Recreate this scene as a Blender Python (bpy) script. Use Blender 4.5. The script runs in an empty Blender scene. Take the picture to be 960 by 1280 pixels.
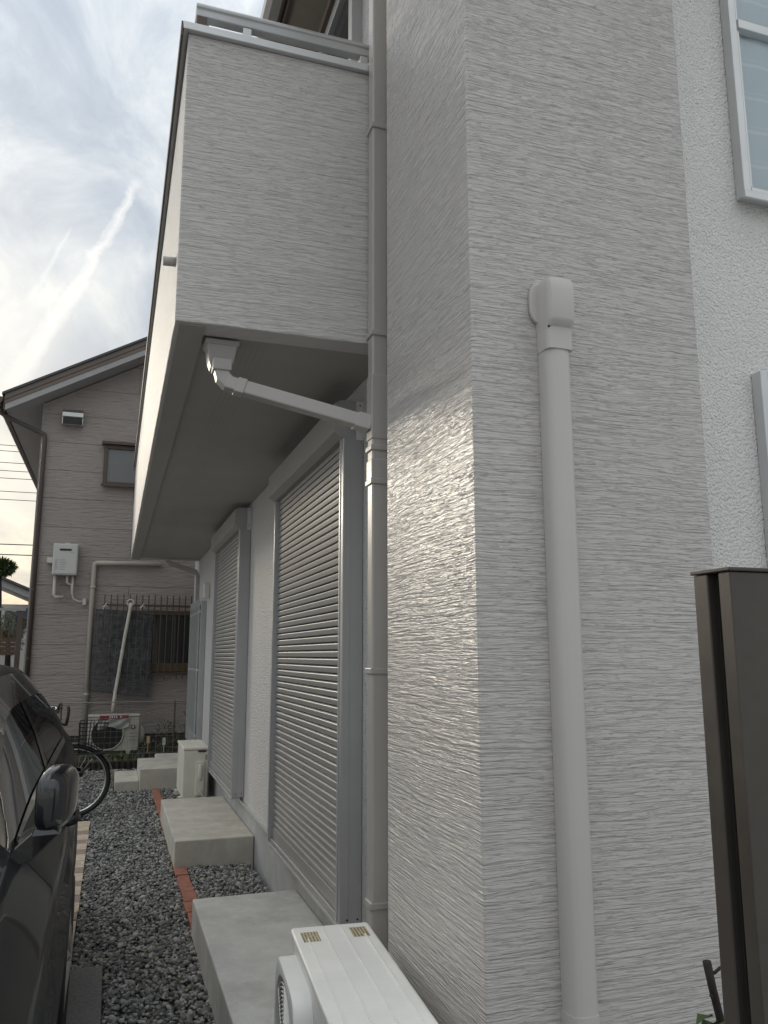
import bpy, math, random
import numpy as np
from mathutils import Vector, Matrix
random.seed(7)
R = math.radians
scene = bpy.context.scene
COL = scene.collection

# ------------------------------------------------------------------ camera
cam = bpy.data.cameras.new('camera')
cam.sensor_fit = 'HORIZONTAL'; cam.sensor_width = 36.0
cam.lens = 36.0 * 1002.7 / 960.0
cam.clip_start = 0.05; cam.clip_end = 2000
camo = bpy.data.objects.new('camera', cam); COL.objects.link(camo)
pitch, yaw, roll = R(10.086), R(18.402), R(-0.064)
fwd = Vector((math.sin(yaw)*math.cos(pitch), math.cos(yaw)*math.cos(pitch), math.sin(pitch)))
right = Vector((math.cos(yaw), -math.sin(yaw), 0)); up = right.cross(fwd)
rr = right*math.cos(roll)+up*math.sin(roll); uu = up*math.cos(roll)-right*math.sin(roll)
camo.matrix_world = Matrix(((rr.x, uu.x, -fwd.x, 0), (rr.y, uu.y, -fwd.y, 0), (rr.z, uu.z, -fwd.z, 1.5), (0, 0, 0, 1)))
scene.camera = camo

# ------------------------------------------------------------------ sky, sun, exposure
SUN_AZ, SUN_EL = R(-24), R(13)            # azimuth measured from +Y towards +X
sdir = Vector((math.sin(SUN_AZ)*math.cos(SUN_EL), math.cos(SUN_AZ)*math.cos(SUN_EL), math.sin(SUN_EL)))
SUN_STRENGTH, SKY_STRENGTH, EXPOSURE = 0.55, 0.1, 0.98
scene.view_settings.view_transform = 'Standard'; scene.view_settings.look = 'None'
scene.view_settings.exposure = EXPOSURE; scene.view_settings.gamma = 1.0
scene.view_settings.use_curve_mapping = False

class NT:
    """small helper to write node trees tersely"""
    def __init__(s, tree): s.t = tree; s.n = tree.nodes; s.l = tree.links
    def node(s, typ, ins=None, **attr):
        nd = s.n.new(typ)
        for k, v in attr.items(): setattr(nd, k, v)
        for k, v in (ins or {}).items():
            if hasattr(v, 'is_linked') or hasattr(v, 'default_value') and hasattr(v, 'node'): s.l.new(v, nd.inputs[k])
            else: nd.inputs[k].default_value = v
        return nd
    def math(s, op, a, b=0.0, c=0.0, clamp=False):
        return s.node('ShaderNodeMath', {0: a, 1: b, 2: c}, operation=op, use_clamp=clamp).outputs[0]
    def vmath(s, op, a, b=(0, 0, 0)):
        nd = s.node('ShaderNodeVectorMath', {0: a, 1: b}, operation=op)
        return nd.outputs['Value'] if op in ('DOT_PRODUCT', 'LENGTH', 'DISTANCE') else nd.outputs[0]
    def noise(s, vec, scale, detail=4, rough=0.55, dist=0.0):
        return s.node('ShaderNodeTexNoise', {'Vector': vec, 'Scale': scale, 'Detail': detail, 'Roughness': rough, 'Distortion': dist}).outputs[0]
    def ramp(s, fac, stops):
        nd = s.node('ShaderNodeValToRGB', {0: fac}); cr = nd.color_ramp
        while len(cr.elements) > 1: cr.elements.remove(cr.elements[-1])
        for i, (p, c) in enumerate(stops):
            e = cr.elements[0] if i == 0 else cr.elements.new(p)
            e.position = p; e.color = (c, c, c, 1) if isinstance(c, (int, float)) else (*c[:3], 1)
        return nd.outputs[0]
    def mix(s, fac, a, b, blend='MIX'):
        nd = s.node('ShaderNodeMix', data_type='RGBA', blend_type=blend)
        for k, v in ((0, fac), (6, a), (7, b)):
            if hasattr(v, 'node'): s.l.new(v, nd.inputs[k])
            else: nd.inputs[k].default_value = v if k == 0 else (*v[:3], 1)
        return nd.outputs[2]
    def mapping(s, vec, scale=(1, 1, 1), rot=(0, 0, 0), loc=(0, 0, 0)):
        return s.node('ShaderNodeMapping', {'Vector': vec, 'Scale': scale, 'Rotation': rot, 'Location': loc}).outputs[0]

world = bpy.data.worlds.new('World'); scene.world = world; world.use_nodes = True
w = NT(world.node_tree); w.n.clear()
sky = w.node('ShaderNodeTexSky', sky_type='NISHITA', sun_disc=False, sun_elevation=SUN_EL, sun_rotation=SUN_AZ, altitude=20.0, air_density=1.0, dust_density=2.0, ozone_density=1.0)
gen = w.node('ShaderNodeTexCoord').outputs['Generated']
sep = w.node('ShaderNodeSeparateXYZ', {0: gen})
den = w.math('ADD', w.math('MAXIMUM', sep.outputs[2], 0.0), 0.22)
plane = w.node('ShaderNodeCombineXYZ', {0: w.math('DIVIDE', sep.outputs[0], den), 1: w.math('DIVIDE', sep.outputs[1], den), 2: 0.0}).outputs[0]
pm = w.mapping(plane, (1.0, 0.62, 1), (0, 0, R(-38)), (0.4, 5.2, 0))
big = w.noise(pm, 1.35, 4, 0.5, 0.5)
fine = w.noise(pm, 5.2, 8, 0.62, 0.5)
body = w.math('ADD', w.math('MULTIPLY', big, 0.55), w.math('MULTIPLY', fine, 0.45))
cloud = w.ramp(body, [(0.36, (0.185, 0.22, 0.265)), (0.44, (0.27, 0.30, 0.338)), (0.51, (0.385, 0.405, 0.42)), (0.58, (0.51, 0.51, 0.49)), (0.68, (0.62, 0.61, 0.575))])
# contrail: a soft streak between two directions of the sky
def dirv(az, el): return Vector((math.sin(R(az))*math.cos(R(el)), math.cos(R(az))*math.cos(R(el)), math.sin(R(el))))
wob = w.noise(gen, 30.0, 6, 0.65, 0.6)
wob2 = w.noise(gen, 5.0, 1, 0.4)
def contrail(a, b, width, amount, wobble):
    m = (a+b).normalized(); nrm = a.cross(b).normalized(); tan = nrm.cross(m).normalized()
    half = math.sin(a.angle(b)/2)
    dn = w.math('ADD', w.vmath('DOT_PRODUCT', gen, tuple(nrm)), w.math('MULTIPLY', w.math('SUBTRACT', wob2, 0.5), wobble))
    dn = w.math('ADD', dn, w.math('MULTIPLY', w.math('SUBTRACT', wob, 0.5), width*3.0))
    t = w.vmath('DOT_PRODUCT', gen, tuple(tan))
    front = w.math('GREATER_THAN', w.vmath('DOT_PRODUCT', gen, tuple(m)), 0.5)
    tt = w.math('DIVIDE', t, half)                              # -1 .. 1 along the trail (1 = towards b)
    wid = w.math('MULTIPLY', w.math('SUBTRACT', 1.25, w.math('MULTIPLY', tt, 0.55)), width)
    core = w.math('SUBTRACT', 1.0, w.math('DIVIDE', w.math('ABSOLUTE', dn), wid), clamp=True)
    ends = w.math('MULTIPLY', w.math('SUBTRACT', 1.0, tt), 5.0, clamp=True)
    ends2 = w.math('MULTIPLY', w.math('ADD', 1.15, tt), 2.0, clamp=True)
    v = w.math('MULTIPLY', w.math('MULTIPLY', core, ends), w.math('MULTIPLY', ends2, front))
    return w.math('MULTIPLY', w.math('POWER', v, 0.75), w.math('MULTIPLY', amount, w.math('ADD', 0.35, wob)), clamp=True)
trail = contrail(dirv(-7.4, 17.0), dirv(0.3, 31.2), 0.0085, 0.72, 0.045)
trail2 = contrail(dirv(-6.9, 22.8), dirv(-4.5, 27.8), 0.003, 0.3, 0.02)
cloud = w.mix(trail, cloud, (0.58, 0.57, 0.54))
cloud = w.mix(trail2, cloud, (0.58, 0.575, 0.555))
# forward-scattered glow of the veiled sun
sd = w.math('MAXIMUM', w.vmath('DOT_PRODUCT', gen, tuple(sdir)), 0.0)
g1 = w.math('POWER', sd, 9.0); g2 = w.math('POWER', sd, 90.0)
glow = w.mix(1.0, w.mix(g1, (0, 0, 0), (0.03, 0.025, 0.012)), w.mix(g2, (0, 0, 0), (0.60, 0.48, 0.28)), 'ADD')
low = w.math('SUBTRACT', 1.0, w.math('MULTIPLY', w.math('MAXIMUM', sep.outputs[2], 0.0), 3.2), clamp=True)
cloud = w.mix(w.math('MULTIPLY', low, 0.32), cloud, (0.56, 0.52, 0.41))
cloud = w.mix(1.0, cloud, glow, 'ADD')
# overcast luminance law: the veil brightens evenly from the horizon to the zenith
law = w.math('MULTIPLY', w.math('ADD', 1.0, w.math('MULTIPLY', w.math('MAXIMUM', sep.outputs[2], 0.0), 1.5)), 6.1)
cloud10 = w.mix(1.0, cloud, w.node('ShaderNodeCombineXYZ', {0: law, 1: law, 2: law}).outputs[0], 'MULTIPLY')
cover = w.ramp(fine, [(0.25, 0.80), (0.5, 0.93), (0.7, 1.0)])
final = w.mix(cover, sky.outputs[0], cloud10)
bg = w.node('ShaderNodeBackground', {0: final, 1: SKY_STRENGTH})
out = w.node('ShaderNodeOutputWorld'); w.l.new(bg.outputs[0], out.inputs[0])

sl = bpy.data.lights.new('sun', 'SUN'); sl.energy = SUN_STRENGTH; sl.angle = R(13); sl.color = (1.0, 0.90, 0.75)
so = bpy.data.objects.new('sun', sl); COL.objects.link(so); so.location = (-8, 14, 9)
so.rotation_euler = (-sdir).to_track_quat('-Z', 'Y').to_euler()

# ------------------------------------------------------------------ materials
MATS = {}
def new_mat(name):
    m = bpy.data.materials.new(name); m.use_nodes = True; t = NT(m.node_tree)
    p = t.n['Principled BSDF']; MATS[name] = m
    return m, t, p
def wire(t, p, **k):
    for key, v in k.items():
        key = {'color': 'Base Color', 'rough': 'Roughness', 'metal': 'Metallic', 'normal': 'Normal', 'coat': 'Coat Weight', 'spec': 'Specular IOR Level', 'coatr': 'Coat Roughness', 'trans': 'Transmission Weight'}[key]
        if hasattr(v, 'node'): t.l.new(v, p.inputs[key])
        else: p.inputs[key].default_value = (*v[:3], 1) if isinstance(v, (tuple, list)) else v
def pos(t): return t.node('ShaderNodeTexCoord').outputs['Object']
def plain(name, color, rough=0.5, metal=0.0, var=0.12, scale=6.0, bump=0.0, bscale=80.0, coat=0.0, spec=0.5, stain=None, rvar=0.07, speck=0.0):
    """base colour with uneven wear and a fine relief"""
    m, t, p = new_mat(name); c = pos(t)
    n = t.noise(c, scale, 5, 0.6)
    lo = tuple(x*(1-var) for x in color); hi = tuple(min(1, x*(1+var)) for x in color)
    col = t.mix(t.ramp(n, [(0.3, 0.0), (0.7, 1.0)]), lo, hi)
    if stain:
        sn = t.noise(t.mapping(c, (stain[1], stain[1], stain[1]*0.3)), 1.0, 6, 0.65)
        col = t.mix(t.ramp(sn, [(0.5, 0.0), (0.72, stain[2])]), col, stain[0])
    if speck:
        sv = t.ramp(t.noise(c, 210, 3, 0.7), [(0.30, 1.0), (0.42, 0.0)])
        col = t.mix(t.math('MULTIPLY', sv, speck), col, tuple(x*0.45 for x in color))
        dm = t.ramp(t.noise(t.mapping(c, (7, 7, 7), (0, 0, 0), (3, 1, 2)), 1.0, 6, 0.7), [(0.42, 0.0), (0.62, 0.4)])
        col = t.mix(t.math('MULTIPLY', dm, speck), col, tuple(x*0.66 for x in color))
    k = dict(color=col, rough=t.ramp(t.noise(c, scale*2.3, 4), [(0.25, max(0, rough-rvar)), (0.75, min(1, rough+rvar))]), metal=metal, coat=coat, spec=spec)
    if bump:
        k['normal'] = t.node('ShaderNodeBump', {'Height': t.noise(c, bscale, 4, 0.6), 'Strength': 1.0, 'Distance': bump}).outputs[0]
    wire(t, p, **k); return m

def brushed(name, color, rough, seed=0.0, depth=0.0045, freq=1.0):
    """glossy paint over mortar combed into long level ridges"""
    m, t, p = new_mat(name); c = pos(t)
    sp = t.node('ShaderNodeSeparateXYZ', {0: c})
    u = t.math('ADD', sp.outputs[0], sp.outputs[1])
    c0 = t.node('ShaderNodeCombineXYZ', {0: u, 1: seed, 2: sp.outputs[2]}).outputs[0]
    wv = t.noise(t.mapping(c0, (1.4, 1, 3.0)), 1.0, 2, 0.5)
    wv2 = t.noise(t.mapping(c0, (6, 1, 9)), 1.0, 2, 0.5)
    z = t.math('ADD', sp.outputs[2], t.math('ADD', t.math('MULTIPLY', wv, 0.035), t.math('MULTIPLY', wv2, 0.005)))
    q = t.node('ShaderNodeCombineXYZ', {0: u, 1: seed, 2: z}).outputs[0]
    a = t.noise(t.mapping(q, (2.7*freq, 1, 52*freq)), 1.0, 4, 0.58, 0.3)
    b = t.noise(t.mapping(q, (6.5*freq, 1, 110*freq)), 1.0, 2, 0.5, 0.25)
    g = t.noise(t.mapping(q, (110, 1, 240)), 1.0, 2, 0.6)
    # torn edges: flat plateaus of plaster ending in sharp level steps
    def stairs(n, steps, tilt):
        x = t.math('MULTIPLY', n, steps)
        return t.math('DIVIDE', t.math('ADD', t.math('FLOOR', x), t.ramp(t.math('FRACT', x), [(0.0, 0.0), (0.74, tilt), (0.97, 1.0)])), steps)
    zone = t.ramp(t.noise(t.mapping(c0, (2.2, 1, 4.5), (0, 0, 0), (4, 0, 2)), 1.0, 3, 0.55), [(0.36, 0.6), (0.58, 1.0)])
    h = t.math('ADD', t.math('MULTIPLY', stairs(a, 9.0, 0.25), 1.5), t.math('ADD', t.math('MULTIPLY', t.math('MULTIPLY', stairs(b, 6.0, 0.3), zone), 0.65), t.math('MULTIPLY', g, 0.04)))
    nrm = t.node('ShaderNodeBump', {'Height': h, 'Strength': 1.0, 'Distance': depth}).outputs[0]
    dirt = t.noise(t.mapping(c0, (2, 1, 0.8)), 1.0, 4, 0.6)
    col = t.mix(t.ramp(dirt, [(0.35, 0.0), (0.7, 1.0)]), tuple(x*0.955 for x in color), color)
    wire(t, p, color=col, rough=rough, normal=nrm, spec=0.5)
    return m
def stucco(name, color, scale=150.0, depth=0.004, rough=0.6):
    m, t, p = new_mat(name); c = pos(t)
    v = t.node('ShaderNodeTexVoronoi', {'Vector': c, 'Scale': scale, 'Randomness': 1.0}, feature='SMOOTH_F1').outputs[0]
    n = t.noise(c, scale*0.8, 4, 0.6)
    h = t.math('SUBTRACT', t.math('MULTIPLY', n, 1.1), t.math('MULTIPLY', v, 0.9))
    nrm = t.node('ShaderNodeBump', {'Height': h, 'Strength': 1.0, 'Distance': depth}).outputs[0]
    d = t.noise(c, 1.6, 4, 0.6)
    col = t.mix(t.ramp(d, [(0.35, 0.0), (0.7, 1.0)]), tuple(x*0.94 for x in color), color)
    wire(t, p, color=col, rough=rough, normal=nrm)
    return m
M_WOOD = brushed('combed_grey_paint', (0.585, 0.560, 0.540), 0.24, 0.0, 0.0105, 1.4)
M_WOODB = brushed('combed_grey_paint_balcony', (0.635, 0.613, 0.59), 0.5, 7.3, 0.0100, 1.35)
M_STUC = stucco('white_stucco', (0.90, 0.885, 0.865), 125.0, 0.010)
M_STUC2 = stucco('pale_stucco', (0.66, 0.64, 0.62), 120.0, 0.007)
M_PIPE = plain('grey_gloss_plastic', (0.43, 0.408, 0.39), 0.30, var=0.03, scale=2, rvar=0.02)
M_COVER = plain('grey_painted_cover', (0.555, 0.533, 0.512), 0.34, var=0.03, scale=2, rvar=0.02)
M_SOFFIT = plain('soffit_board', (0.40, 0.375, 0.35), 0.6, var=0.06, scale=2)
M_HOLE = plain('vent_hole_dark', (0.012, 0.012, 0.012), 0.9, var=0.0)
M_ALU = plain('silver_aluminium', (0.62, 0.63, 0.635), 0.34, 0.55, var=0.05, scale=4)
M_ALUG = plain('grey_aluminium', (0.47, 0.475, 0.48), 0.38, 0.5, var=0.05, scale=4)
M_SLAT = plain('shutter_slat_metal', (0.40, 0.395, 0.385), 0.36, 0.3, var=0.02, scale=3, rvar=0.01)
M_CONC = plain('concrete_step', (0.64, 0.64, 0.62), 0.85, var=0.10, scale=5, bump=0.0016, bscale=160, speck=0.8, stain=((0.36, 0.345, 0.31), 2.6, 0.8))
M_CONC2 = plain('concrete_step_stained', (0.58, 0.55, 0.48), 0.85, var=0.12, scale=5, bump=0.0014, bscale=150, speck=0.8, stain=((0.34, 0.29, 0.22), 3.0, 0.7))
M_FOUND = plain('foundation_mortar', (0.45, 0.45, 0.445), 0.8, var=0.10, scale=3, bump=0.0008, bscale=120, speck=0.8, stain=((0.33, 0.325, 0.31), 2.0, 0.5))
M_PAD = plain('concrete_pad', (0.21, 0.21, 0.20), 0.9, var=0.3, scale=70, bump=0.003, bscale=180)
M_ACW = plain('appliance_white', (0.86, 0.86, 0.835), 0.42, var=0.05, scale=5, bump=0.0004, bscale=60, stain=((0.72, 0.71, 0.66), 3.0, 0.35))
M_ACO = plain('appliance_ivory', (0.784, 0.745, 0.65), 0.5, var=0.06, scale=5, stain=((0.5, 0.46, 0.38), 4.0, 0.5))
M_ACN = plain('appliance_aged', (0.50, 0.48, 0.42), 0.55, var=0.08, scale=5, stain=((0.33, 0.31, 0.26), 4.0, 0.6))
M_ACD = plain('appliance_dark', (0.02, 0.02, 0.02), 0.6, var=0.1)
M_BRONZE = plain('bronze_aluminium', (0.088, 0.077, 0.068), 0.42, 0.35, var=0.10, scale=9, bump=0.0002, bscale=90)
M_BRONZED = plain('bronze_slot_gasket', (0.012, 0.011, 0.010), 0.6, var=0.1)
M_BLACK = plain('black_rubber', (0.015, 0.015, 0.015), 0.6, var=0.15)
M_BLACKG = plain('gloss_black', (0.010, 0.010, 0.012), 0.12, var=0.0, coat=0.6)
M_CHROME = plain('bright_metal', (0.65, 0.65, 0.65), 0.18, 1.0, var=0.05)
M_BROWN = plain('brown_trim', (0.095, 0.070, 0.055), 0.5, var=0.12, scale=4)
M_BROWNP = plain('brown_downpipe', (0.088, 0.067, 0.058), 0.42, var=0.1, scale=2)
M_ROOFD = plain('dark_roof_sheet', (0.075, 0.078, 0.080), 0.5, 0.2, var=0.15, scale=3)
M_TRIMG = plain('pale_verge_trim', (0.36, 0.355, 0.35), 0.6, var=0.06)
M_VERGE = plain('brown_verge_board', (0.156, 0.124, 0.104), 0.55, var=0.10, scale=2)
M_BEIGEP = plain('beige_conduit', (0.468, 0.429, 0.377), 0.5, var=0.08, scale=3)
M_TAPE = plain('wrapped_hose', (0.58, 0.55, 0.48), 0.7, var=0.12, scale=10, bump=0.002, bscale=40)
M_SOIL = plain('dark_soil', (0.045, 0.038, 0.030), 0.95, var=0.35, scale=25, bump=0.012, bscale=30)
M_GROUND = plain('ground_concrete', (0.36, 0.355, 0.345), 0.95, var=0.25, scale=3, bump=0.006, bscale=40)
M_GBED = plain('gravel_bed', (0.05, 0.05, 0.048), 0.95, var=0.4, scale=60, bump=0.01, bscale=70)
M_BRICK = plain('red_brick', (0.351, 0.142, 0.095), 0.85, var=0.25, scale=18, bump=0.0015, bscale=120, stain=((0.10, 0.06, 0.05), 9.0, 0.5))
M_PAVA = plain('sand_paver', (0.56, 0.476, 0.364), 0.85, var=0.16, scale=22, bump=0.0015, bscale=120, stain=((0.26, 0.22, 0.17), 8.0, 0.5))
M_PAVB = plain('plum_paver', (0.32, 0.232, 0.2), 0.85, var=0.35, scale=90, bump=0.0015, bscale=120)
M_KERB = plain('dark_log_kerb', (0.035, 0.030, 0.026), 0.9, var=0.3, scale=12, bump=0.003, bscale=60)
M_WIRE = plain('coated_fence_wire', (0.26, 0.25, 0.23), 0.5, 0.3, var=0.1)
M_CABLE = plain('cable_black', (0.03, 0.03, 0.032), 0.6, var=0.0)
M_PANEW = plain('painted_sash_white', (0.72, 0.725, 0.72), 0.38, 0.15, var=0.04)
M_REED = plain('black_reed', (0.085, 0.085, 0.088), 0.7, var=0.6, scale=14)
M_STRING = plain('blind_string', (0.15, 0.15, 0.15), 0.8, var=0.1)
M_RED = plain('red_print', (0.26, 0.03, 0.035), 0.5, var=0.1)
M_WRAP = plain('clear_plastic_wrap', (0.36, 0.36, 0.34), 0.3, var=0.15, scale=8)
M_CLAY = plain('dark_planter', (0.06, 0.05, 0.045), 0.8, var=0.2)
M_STEM = plain('dead_stem', (0.030, 0.024, 0.020), 0.8, var=0.3, bump=0.002, bscale=90)
M_TAG = plain('plant_tag', (0.60, 0.42, 0.22), 0.6, var=0.1)
M_FARW = plain('far_white_wall', (0.62, 0.61, 0.58), 0.7, var=0.06)
M_FARB = plain('far_blue_tarp', (0.045, 0.065, 0.13), 0.6, var=0.2)
M_FARR = plain('far_brown_fence', (0.10, 0.062, 0.045), 0.7, var=0.15)
M_TIN = plain('stainless_hood', (0.55, 0.55, 0.53), 0.28, 0.9, var=0.08)
def leafmat(name, a, b):
    m, t, p = new_mat(name); c = pos(t)
    col = t.mix(t.ramp(t.noise(c, 9, 3), [(0.35, 0.0), (0.65, 1.0)]), a, b)
    wire(t, p, color=col, rough=0.5); return m
M_LEAF = leafmat('leaf_green', (0.035, 0.065, 0.018), (0.085, 0.12, 0.035))
M_LEAFD = leafmat('leaf_dark', (0.035, 0.055, 0.022), (0.075, 0.10, 0.04))
M_LEAFY = leafmat('leaf_olive', (0.09, 0.10, 0.03), (0.16, 0.15, 0.05))
M_GRASS = leafmat('grass_green', (0.045, 0.070, 0.020), (0.11, 0.12, 0.045))
# siding with course relief
def siding():
    m, t, p = new_mat('brown_grey_siding'); c = pos(t)
    sp = t.node('ShaderNodeSeparateXYZ', {0: c})
    cc = t.node('ShaderNodeCombineXYZ', {0: sp.outputs[0], 1: t.math('ADD', sp.outputs[2], 0.0), 2: 0.0}).outputs[0]
    n1 = t.noise(t.mapping(cc, (4.5, 30, 1)), 1.0, 4, 0.6, 0.4)
    fr = t.math('FRACT', t.math('DIVIDE', t.math('ADD', sp.outputs[2], t.math('MULTIPLY', t.noise(t.mapping(cc, (5, 2, 1)), 1.0, 3), 0.012)), 0.0765))
    groove = t.ramp(fr, [(0.0, 0.0), (0.16, 1.0), (0.92, 0.9), (1.0, 0.0)])
    n2 = t.noise(t.mapping(cc, (16, 75, 1)), 1.0, 3, 0.6, 0.4)
    h = t.math('ADD', t.math('MULTIPLY', groove, 0.10), t.math('ADD', t.math('MULTIPLY', t.ramp(n1, [(0.34, 0.0), (0.44, 0.6), (0.60, 1.0)]), 0.7), t.math('MULTIPLY', n2, 0.5)))
    nrm = t.node('ShaderNodeBump', {'Height': h, 'Strength': 1.0, 'Distance': 0.011}).outputs[0]
    d = t.noise(c, 0.9, 4, 0.6)
    col = t.mix(t.ramp(d, [(0.3, 0.0), (0.7, 1.0)]), (0.335, 0.292, 0.274), (0.385, 0.338, 0.318))
    wire(t, p, color=col, rough=0.75, normal=nrm); return m
M_SIDE = siding()
def glass(name, tint, rough=0.04, var=0.3):
    m, t, p = new_mat(name); c = pos(t)
    col = t.mix(t.noise(c, 1.7, 3), tuple(x*(1-var) for x in tint), tint)
    nrm = t.node('ShaderNodeBump', {'Height': t.noise(c, 1.3, 1), 'Strength': 0.15, 'Distance': 0.02}).outputs[0]
    wire(t, p, color=col, rough=rough, spec=0.9, normal=nrm); return m
M_GLASS = glass('dark_window_glass', (0.035, 0.040, 0.042))
M_GLASSF = glass('frosted_window_glass', (0.16, 0.165, 0.165), 0.28)
M_GLASSC = glass('car_glass', (0.012, 0.013, 0.014), 0.02)
def clear_glass():
    m, t, p = new_mat('clear_pane'); t.n.remove(p)
    tr = t.node('ShaderNodeBsdfTransparent', {0: (0.86, 0.92, 0.95, 1)})
    gl = t.node('ShaderNodeBsdfGlossy', {0: (1, 1, 1, 1), 'Roughness': 0.02})
    fr = t.node('ShaderNodeLayerWeight', {0: 0.25})
    mx = t.node('ShaderNodeMixShader', {0: fr.outputs[0], 1: tr.outputs[0], 2: gl.outputs[0]})
    t.l.new(mx.outputs[0], t.n['Material Output'].inputs[0]); return m
M_CLEAR = clear_glass()
def curtain():
    m, t, p = new_mat('lace_curtain'); c = pos(t)
    sp = t.node('ShaderNodeSeparateXYZ', {0: c})
    s = t.ramp(t.math('FRACT', t.math('MULTIPLY', sp.outputs[2], 7.0)), [(0.0, 0.0), (0.03, 1.0), (0.09, 1.0), (0.12, 0.0), (0.2, 0.0), (0.22, 0.7), (0.25, 0.0)])
    col = t.mix(s, (0.80, 0.83, 0.84), (0.92, 0.93, 0.93))
    wire(t, p, color=col, rough=0.8); return m
M_CURT = curtain()
def carpaint():
    m, t, p = new_mat('charcoal_car_paint'); c = pos(t)
    fl = t.noise(c, 900, 1)
    col = t.mix(t.ramp(fl, [(0.4, 0.0), (0.62, 1.0)]), (0.010, 0.0105, 0.012), (0.020, 0.021, 0.022))
    wire(t, p, color=col, rough=0.5, metal=0.0, spec=0.05, coat=0.30, coatr=0.03); return m
M_CAR = carpaint()
def labelmat():
    m, t, p = new_mat('caution_label_print'); c = pos(t)
    sp = t.node('ShaderNodeSeparateXYZ', {0: c})
    rows = t.ramp(t.math('FRACT', t.math('MULTIPLY', sp.outputs[0], 95.0)), [(0.0, 0.0), (0.42, 0.0), (0.5, 1.0), (0.95, 1.0), (1.0, 0.0)])
    br = t.ramp(t.noise(t.mapping(c, (95, 330, 1)), 1.0, 1), [(0.40, 0.0), (0.46, 1.0)])
    col = t.mix(t.math('MULTIPLY', rows, br), (0.56, 0.50, 0.33), (0.14, 0.10, 0.05))
    wire(t, p, color=col, rough=0.5); return m
M_LABEL = labelmat()
def stonemat():
    m, t, p = new_mat('crushed_stone'); c = pos(t)
    a = t.node('ShaderNodeAttribute', attribute_name='shade').outputs['Fac']
    col = t.ramp(a, [(0.0, (0.10, 0.10, 0.096)), (0.4, (0.25, 0.25, 0.241)), (0.75, (0.40, 0.398, 0.382)), (0.93, (0.55, 0.55, 0.53)), (0.965, (0.44, 0.37, 0.27)), (1.0, (0.5, 0.47, 0.41))])
    col = t.mix(t.ramp(t.noise(c, 240, 3), [(0.3, 0.0), (0.7, 1.0)]), t.mix(1.0, col, (0.75, 0.75, 0.75), 'MULTIPLY'), col)
    wire(t, p, color=col, rough=0.8); return m
M_STONE = stonemat()

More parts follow.
